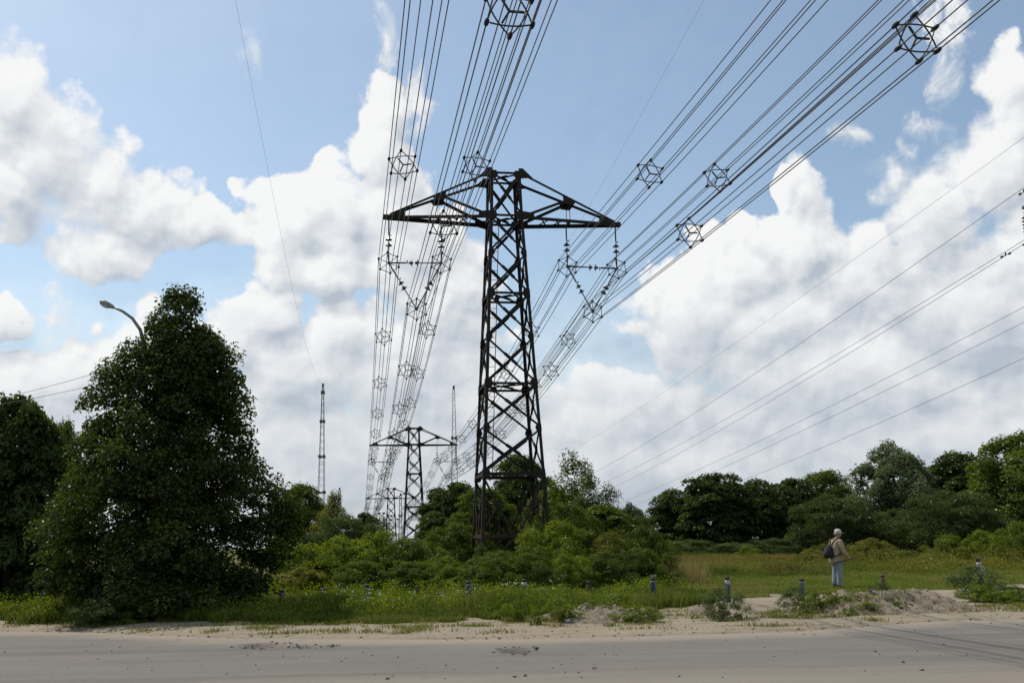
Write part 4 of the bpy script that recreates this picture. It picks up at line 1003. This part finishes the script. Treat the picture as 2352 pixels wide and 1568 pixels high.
# open field on the right
x, y, r = scatter(260000, 3.0, 36, 26.5, 64, 3, lambda x, y, r: inview(x, y) & (sand_mask(x, y) < .4 - .3 * r.uniform(0, 1, len(x))))
pat = fbm(x * .3, y * .3, 3, 33); far = sstep(38, 54, y)
hh = (.05 + .09 * pat + far * .34 * (.5 + pat)) * r.uniform(.6, 1.3, len(x)) + .30 * sstep(.60, .75, fbm(x * .22, y * .22, 2, 90)) * sstep(35, 44, y) * r.uniform(.4, 1, len(x))
grass_field('field_grass', 'green meadow with dry and reddish seed heads right of the pylon', x, y, hh, r.uniform(.018, .04, len(x)) * (1 + far * .5),
            (.7 * sstep(.44, .66, fbm(x * .35, y * .6, 3, 44)) * r.uniform(.1, 1, len(x))) + .25 * sstep(9, 4, x) * r.uniform(0, 1, len(x)), sstep(41, 53, y) * sstep(.36, .55, fbm(x * .16 + 3, y * .3, 2, 17)) * r.uniform(.3, 1.2, len(x)), 4, .35, .82)
# dry stalks at the foot of the shady thicket
x, y, r = scatter(1500, 3.0, 6.8, 36, 39.5, 5, lambda x, y, r: x > 0)
grass_field('dry_stalks', 'tall straw-coloured stalks in front of the dark thicket', x, y, r.uniform(.5, .95, len(x)), r.uniform(.01, .02, len(x)), np.ones(len(x)), np.zeros(len(x)), 6, .15)
# sparse tufts on the sand
cxs = rng.uniform(-12, 14, 150); cys = np.array([float(road_edge(np.array([q]))[0]) for q in cxs]) + np.abs(rng.normal(1.6, 1.1, 150)) + .7
x = (cxs[:, None] + rng.normal(0, 1, (150, 120)) * rng.uniform(.06, .45, (150, 1))).ravel(); y = (cys[:, None] + rng.normal(0, .10, (150, 120))).ravel()
grass_field('sand_tufts', 'sparse low tufts of grass on the sandy roadside', x, y, rng.uniform(.03, .13, len(x)), rng.uniform(.008, .02, len(x)), (rng.uniform(0, 1, len(x)) < .4) * .8, np.zeros(len(x)), 8, .6)
hx = rng.uniform(-14, 5, 1700); hy = 22.0 + 16 * rng.uniform(0, 1, 1700) ** 1.3
kp = (np.abs(hx) < .54 * hy + 1) & (sand_mask(hx, hy) < .3) & (fbm(hx * .5, hy * .5, 3, 71) > .44); hx, hy = hx[kp], hy[kp]
hh_ = rng.uniform(.18, .6, len(hx)); k_ = 46
pp = np.stack([hx, hy, surf(hx, hy)], -1)[:, None, :] + rng.normal(0, 1, (len(hx), k_, 3)) * np.array([.13, .13, 0]) + np.array([0, 0, 1]) * (rng.uniform(.1, 1, (len(hx), k_, 1)) * hh_[:, None, None])
pp = pp.reshape(-1, 3); V, F, tn = leaves_from(pp, np.tile([0, 0, .6], (len(pp), 1)) + rng.normal(0, .3, (len(pp), 3)), .065, 9, np.clip(rng.normal(.5, .25, len(pp)) + np.repeat(rng.normal(0, .2, len(hx)), k_), 0, 1), .45, .1)
tag(link_mesh('verge_herbs', mesh_np('verge_herbs', V, F, M['lf_bright'], False, {'tint': tn})), 'leafy herbs and nettles mixed into the tall verge grass', 'herbs', kind='stuff')
hx = rng.uniform(9, 29, 420); hy = rng.uniform(40, 50, 420); kp = (np.abs(hx) < .53 * hy) & (fbm(hx * .3, hy * .3, 3, 171) > .44 - .012 * (hx - 9)); hx, hy = hx[kp], hy[kp]
hh_ = rng.uniform(.25, .95, len(hx)); k_ = 80
pp = np.stack([hx, hy, surf(hx, hy)], -1)[:, None, :] + rng.normal(0, 1, (len(hx), k_, 3)) * np.array([.22, .22, 0]) + np.array([0, 0, 1]) * (rng.uniform(.1, 1, (len(hx), k_, 1)) * hh_[:, None, None])
pp = pp.reshape(-1, 3); V, F, tn = leaves_from(pp, np.tile([0, 0, .6], (len(pp), 1)) + rng.normal(0, .3, (len(pp), 3)), .085, 19, np.clip(rng.normal(.55, .25, len(pp)) + np.repeat(rng.normal(0, .2, len(hx)), k_), 0, 1), .4, .1)
tag(link_mesh('meadow_herbs', mesh_np('meadow_herbs', V, F, M['lf_yellow'], False, {'tint': tn})), 'tall yellow-green weeds in the meadow behind the walking man', 'weeds', kind='stuff')
mb = MB()
for j in range(64):
    px, py = ((-4.6, 26.6), (-3.1, 24.6), (-1.2, 26.4), (.6, 27.5), (-7.5, 27.5))[j % 5]; px += rng.normal(0, .55); py += rng.normal(0, .5)
    if j % 7 == 0: px, py = rng.uniform(-9, 4), rng.uniform(24.5, 33)
    zz = sz(px, py) + rng.uniform(.28, .55)
    for q in range(rng.integers(2, 5)):
        a, b_ = px + rng.normal(0, .05), py + rng.normal(0, .05); s = rng.uniform(.008, .017)
        mb.add([(a + s, b_, zz + .01), (a, b_ + s, zz), (a - s, b_, zz + .006), (a, b_ - s, zz - .012), (a, b_, zz + .024)], [(0, 1, 4), (1, 2, 4), (2, 3, 4), (3, 0, 4)])
tag(mb.build('wild_flowers', M['petal']), 'white yarrow flowers in the tall verge grass', 'flowers', kind='stuff')

# ------------------------------------------------------------------ posts, bench, litter
def make_post(h, style):
    root = empty('bollard'); r_ = .062
    body = {'blue': M['blue'], 'white': M['blue'], 'rust': M['rustpost'], 'dark': M['darkcap']}[style]
    MB().lathe([(r_, -.2), (r_, h * .80), (r_ * .98, h * .81)], 12).build('post_body', body, root, True)
    if style in ('blue', 'white'):
        MB().lathe([(r_ + .004, h * (.82 if style == 'blue' else .70)), (r_ + .004, h * (.85 if style == 'blue' else .86))], 12).build('white_band', M['white'], root, True)
    MB().lathe([(r_, h * (.85 if style == 'blue' else .86)), (r_ * .98, h * .985), (r_ * .6, h)], 12).build('cap', M['darkcap'], root, True)
    return root
def post(px, ybase, h, style, label, tilt=0.0):
    h += .03
    P_ = onground(px, ybase); o = make_post(h, style); o.location = (P_[0], P_[1], sz(P_[0], P_[1])); o.rotation_euler = (tilt * .5, tilt, 0)
    return tag(o, label, 'bollard', 'line of short posts along the verge')
for a in [(550, 1404, .46, 'blue', 'faded blue post in the grass right beside the lime tree shade'), (647, 1402, .44, 'blue', 'blue post in the tall grass, second to the right of the lime tree'),
          (740, 1398, .44, 'dark', 'dark post deep in the grass left of the flowers'), (842, 1399, .54, 'blue', 'blue post in the grass below the distant pylons'),
          (958, 1392, .44, 'rust', 'brown post behind the white flowers'), (1077, 1395, .60, 'blue', 'tall clear blue post just left of the soil mound'),
          (1205, 1392, .60, 'white', 'blue post with a wide white upper part behind the soil mound'), (1354, 1384, .50, 'rust', 'thin rusty post on the middle soil mound'),
          (1502, 1388, .60, 'blue', 'blue post with white band in the open grass'), (1674, 1388, .60, 'white', 'post with a white upper part behind the lone roadside bush'),
          (1842, 1384, .52, 'blue', 'blue post in the small bush left of the large mound', .06), (2031, 1372, .50, 'rust', 'rusty broken post on the crest of the large mound'),
          (2257, 1352, .80, 'white', 'blue post with a white rag near the right edge', -.05), (93, 1399, .42, 'blue', 'blue-green post at the far left, left of the white plank')]:
    post(*a)
P_ = onground(2257, 1352); rg = empty('rag', (P_[0] + .02, P_[1] - .075, sz(P_[0], P_[1]) + .62)); tag(rg, 'white torn plastic rag tied to the blue post near the right edge', 'rag')
rv = MB(); 
for j in range(6):
    z1 = -.06 * j; rv.v += [(-.05 - .01 * j + .012 * (j % 2), -.008 * (j % 3), z1), (.05 + .018 * j, -.01 * ((j + 1) % 3), z1 - .02)]
rv.f = [(2 * j, 2 * j + 1, 2 * j + 3, 2 * j + 2) for j in range(5)]
o = rv.build('rag_cloth', M['white'], rg); md = o.modifiers.new('thick', 'SOLIDIFY'); md.thickness = .006
P_ = onground(175, 1399); bx, by = P_[0], P_[1]; bz = sz(bx, by)
bn = empty('wooden_bench', (bx, by, bz), R(4)); tag(bn, 'low bench of a white plank on blue posts beside the dark trees', 'bench')
for sx in (0, .78): MB().box((sx - .02, 0, .12), (.09, .09, .52)).build('leg', M['blue'], bn)
MB().box((.38, 0, .41), (1.05, .24, .05)).build('seat', M['white'], bn)
for (px, py, Y, lab) in ((1409, 1386, 21.9, 'crumpled white paper on top of the middle soil mound'), (1302, 1412, 20.6, 'white scrap lying on the slope of the middle soil mound'), (2285, 1390, 23.0, 'white scrap at the foot of the right bank'), (1535, 1408, 21.2, 'small white scrap on the sand left of the lone bush')):
    Pq = at(px, py, Y); zz = sz(Pq[0], Y); r2 = random.Random(px); b = MB(); s = .055 if px != 1535 else .03
    vs = [(s * (i - 1) + r2.uniform(-.01, .01), s * (j - 1) * .8 + r2.uniform(-.01, .01), r2.uniform(0, .07 if i != 1 else .015)) for j in range(3) for i in range(3)]
    b.add(vs, [(j * 3 + i, j * 3 + i + 1, j * 3 + i + 4, j * 3 + i + 3) for j in range(2) for i in range(2)])
    o = b.build('paper_scrap', M['white']); o.location = (Pq[0], Y, zz + .02); o.rotation_euler = (R(35), 0, r2.uniform(0, 3)); tag(o, lab, 'litter', 'white litter')
    md = o.modifiers.new('thick', 'SOLIDIFY'); md.thickness = .003

# ------------------------------------------------------------------ street lamp
LY = 25.8
Ptop = at(243, 697, LY); Pb = at(337, 850, LY)
lp = empty('street_lamp', (Pb[0], LY, 0)); tag(lp, 'grey curved street lamp reaching out of the lime tree crown', 'street lamp')
lc = lambda x_, y_: Vector(at(x_, y_, LY)) - Vector((Pb[0], LY, 0))
MB().tube([(0, 0, -.3), (0, 0, 2.0), lc(337, 850)], [.085, .075, .055], 10).build('pole', M['lamp'], lp, True)
MB().tube([lc(337, 852), lc(333, 800), lc(322, 757), lc(304, 731), lc(282, 715), lc(258, 704)], [.055, .05, .045, .04, .036, .034], 10).build('arm', M['lamp'], lp, True)
ax_ = (lc(225, 690) - lc(262, 706)).normalized()
MB().lathe([(.03, 0), (.045, .05), (.072, .17), (.085, .30), (.072, .40), (.025, .45)], 14, c=lc(264, 707), axis=ax_).build('lamp_head', M['lamp'], lp, True)
q = Vector((0, 0, 1)).rotation_difference(ax_)
b = MB().lathe([(.02, .14), (.064, .20), (.072, .30), (.052, .39), (.02, .41)], 14, c=lc(264, 707) + Vector((0, 0, -.035)), axis=ax_); b.build('lens', M['lamplens'], lp, True)
for (a, c2, dz, lab) in (((0, 915), (225, 855), .0, 'upper thin wire from the left edge to the lime tree'), ((0, 928), (215, 884), -.35, 'lower thin wire from the left edge to the lime tree')):
    A = Vector(at(*a, 27.0)); B = Vector(at(*c2, 25.5)); d_ = B - A
    pts_ = [A + d_ * t + Vector((0, 0, .10 * (t - .0) * (t - 1))) for t in np.linspace(-1.6, 1.0 + abs(Pb[0] - B.x) / abs(d_.x), 30)]
    o = MB().tube([p - pts_[0] for p in pts_], .0065, 5).build('overhead_wire', M['thinwire'], None, True); o.location = pts_[0]; tag(o, lab, 'wire', 'thin wires on the left')

# ------------------------------------------------------------------ the walking man
M['skin'] = simple('skin', (0.36, 0.19, 0.125), 0.55, 0, 0.12, 30)
M['jacket'] = simple('beige_jacket', (0.31, 0.25, 0.165), 0.9, 0, 0.18, 9)
M['jeans'] = simple('faded_jeans', (0.215, 0.255, 0.28), 0.9, 0, 0.22, 12)
M['cap'] = simple('pale_cap', (0.50, 0.46, 0.43), 0.9, 0, 0.1, 20)
M['bag'] = simple('black_backpack', (0.010, 0.010, 0.011), 0.85, 0, 0.3, 16)
M['hair'] = simple('grey_hair', (0.22, 0.20, 0.18), 0.8, 0, 0.2, 40)
M['shoe'] = simple('dark_shoe', (0.035, 0.028, 0.024), 0.6, 0, 0.3, 20)
def skin_mesh(name, verts, edges, mat, levels=2, root=0, parent=None):
    me = bpy.data.meshes.new(name + '_skel'); me.from_pydata([v[:3] for v in verts], edges, [])
    o = bpy.data.objects.new(name + '_tmp', me); COL.objects.link(o)
    o.modifiers.new('s', 'SKIN'); sl = me.skin_vertices[0].data
    for i, v in enumerate(verts):
        rr = v[3]; sl[i].radius = (rr, v[4] if len(v) > 4 else rr); sl[i].use_root = (i == root)
    sb = o.modifiers.new('u', 'SUBSURF'); sb.levels = levels; sb.render_levels = levels
    dg = bpy.context.evaluated_depsgraph_get(); dg.update()
    nm = bpy.data.meshes.new_from_object(o.evaluated_get(dg)); nm.name = name; bpy.data.objects.remove(o, do_unlink=True)
    nm.materials.clear(); nm.materials.append(mat); nm.shade_smooth(); return link_mesh(name, nm, parent)
MP = onground(1927, 1356); MX, MY = MP[0], MP[1]; MZ = sz(MX, MY)
man = empty('person', (MX, MY, MZ), R(20)); man.scale = (1.0, 1.0, 1.0)
tag(man, 'man in beige jacket, pale cap and faded jeans walking to the right with a stick', 'person')
# local frame: x forward, y to his left, z up; body first
bv = [(0, 0, .90, .13, .15), (.02, 0, 1.10, .13, .16), (.05, 0, 1.32, .13, .18), (.07, 0, 1.44, .07), (.10, 0, 1.52, .058), (.13, 0, 1.58, .080), (.135, 0, 1.65, .090), (.125, 0, 1.69, .070),
      (.05, -.17, 1.38, .062), (.06, -.235, 1.12, .046), (.25, -.25, .91, .036), (.305, -.245, .872, .038),
      (.05, .17, 1.38, .062), (.09, .235, 1.12, .046), (.26, .19, .98, .036), (.31, .17, .94, .038),
      (0, -.075, .84, .10), (.02, -.075, .46, .062), (-.03, -.08, .08, .046), (0, .075, .84, .10), (-.02, .075, .47, .062), (-.09, .08, .12, .046),
      (.235, 0, 1.600, .022), (.205, 0, 1.545, .035), (.15, -.092, 1.60, .020), (.15, .092, 1.60, .020)]
be = [(0, 1), (1, 2), (2, 3), (3, 4), (4, 5), (5, 6), (6, 7), (2, 8), (8, 9), (9, 10), (10, 11), (2, 12), (12, 13), (13, 14), (14, 15), (0, 16), (16, 17), (17, 18), (0, 19), (19, 20), (20, 21), (5, 22), (5, 23), (5, 24), (5, 25)]
n0 = len(bv)
for hand, base, s in ((11, (.315, -.245, .862), -1), (15, (.32, .17, .93), 1)):     # five fingers curled round the stick
    for kf, (ox, oz, ln) in enumerate(((.030, .014, .050), (.034, .000, .056), (.032, -.014, .052), (.026, -.026, .042))):
        i0 = len(bv); bx_, by_, bz_ = base
        bv.append((bx_ + ox, by_ + s * .016, bz_ + oz, .0085)); bv.append((bx_ + ox + ln * .5, by_ - s * .012, bz_ + oz - .012, .008)); bv.append((bx_ + ox + ln * .3, by_ - s * .034, bz_ + oz - .022, .007))
        be += [(hand, i0), (i0, i0 + 1), (i0 + 1, i0 + 2)]
    i0 = len(bv); bv.append((base[0] + .004, base[1] - s * .026, base[2] + .022, .010)); bv.append((base[0] + .034, base[1] - s * .036, base[2] + .014, .0085)); be += [(hand, i0), (i0, i0 + 1)]
skin_mesh('body', bv, be, M['skin'], 2, 0, man)
jv = [(-.03, 0, .63, .20, .23), (-.01, 0, .90, .195, .225), (.01, 0, 1.10, .18, .215), (.03, 0, 1.28, .165, .215), (.055, 0, 1.42, .115, .15), (.08, 0, 1.49, .078),
      (.04, -.19, 1.38, .095), (.07, -.255, 1.12, .088), (.22, -.255, .93, .066), (.04, .19, 1.38, .095), (.12, .25, 1.12, .085), (.28, .205, .98, .064)]
skin_mesh('jacket', jv, [(0, 1), (1, 2), (2, 3), (3, 4), (4, 5), (3, 6), (6, 7), (7, 8), (3, 9), (9, 10), (10, 11)], M['jacket'], 2, 0, man)
tv = [(0, 0, .90, .14, .17), (.0, -.075, .78, .115), (.02, -.075, .46, .095), (-.03, -.08, .05, .085), (0, .075, .78, .115), (-.02, .075, .47, .095), (-.09, .08, .09, .085)]
skin_mesh('jeans', tv, [(0, 1), (1, 2), (2, 3), (0, 4), (4, 5), (5, 6)], M['jeans'], 2, 0, man)
for (x_, y_, z_) in ((-.03, -.08, .03), (-.09, .08, .05)):
    skin_mesh('shoe', [(x_ - .05, y_, z_ + .01, .045), (x_ + .06, y_, z_, .048), (x_ + .17, y_, z_ - .01, .036)], [(0, 1), (1, 2)], M['shoe'], 1, 0, man)
b = MB(); b.lathe([(.100, -.015), (.106, .02), (.101, .06), (.075, .10), (.03, .116)], 16, c=(.128, 0, 1.650), axis=(.10, 0, 1)); b.build('cap', M['cap'], man, True)
b = MB(); b.plate([(.20, -.085, 1.652), (.285, -.06, 1.640), (.31, 0, 1.636), (.285, .06, 1.640), (.20, .085, 1.652)], .012); b.build('cap_brim', M['cap'], man)
b = MB(); b.lathe([(.098, -.055), (.100, .0), (.096, .02)], 16, c=(.105, 0, 1.625), axis=(.10, 0, 1)); b.build('hair', M['hair'], man, True)
bp = empty('backpack', (MX, MY, MZ), R(20)); tag(bp, 'small black drawstring backpack on the walking man', 'backpack')
skin_mesh('bag', [(-.29, -.06, .88, .14, .18), (-.32, -.05, 1.02, .16, .19), (-.26, -.03, 1.20, .10, .13), (-.19, .0, 1.30, .03, .045)], [(0, 1), (1, 2), (2, 3)], M['bag'], 2, 0, bp)
for s in (-1, 1):
    MB().tube([(-.17, s * .03, 1.28), (-.10, s * .09, 1.42), (.03, s * .125, 1.492), (.15, s * .14, 1.42), (.19, s * .155, 1.28), (.12, s * .19, 1.10), (-.06, s * .195, .98), (-.17, s * .12, .93)], .016, 6).build('strap', M['bag'], bp, True)
skin_mesh('flap', [(-.40, -.06, .99, .06, .10), (-.40, -.06, .90, .065, .10)], [(0, 1)], M['bag'], 1, 0, bp)
st = empty('walking_stick', (MX, MY, MZ), R(20)); tag(st, 'thin dark stick held level by the walking man', 'stick')
MB().tube([(-.36, -.275, .735), (.34, -.262, .86), (.86, -.235, .955)], [.016, .017, .012], 8).build('shaft', M['darkcap'], st, True)
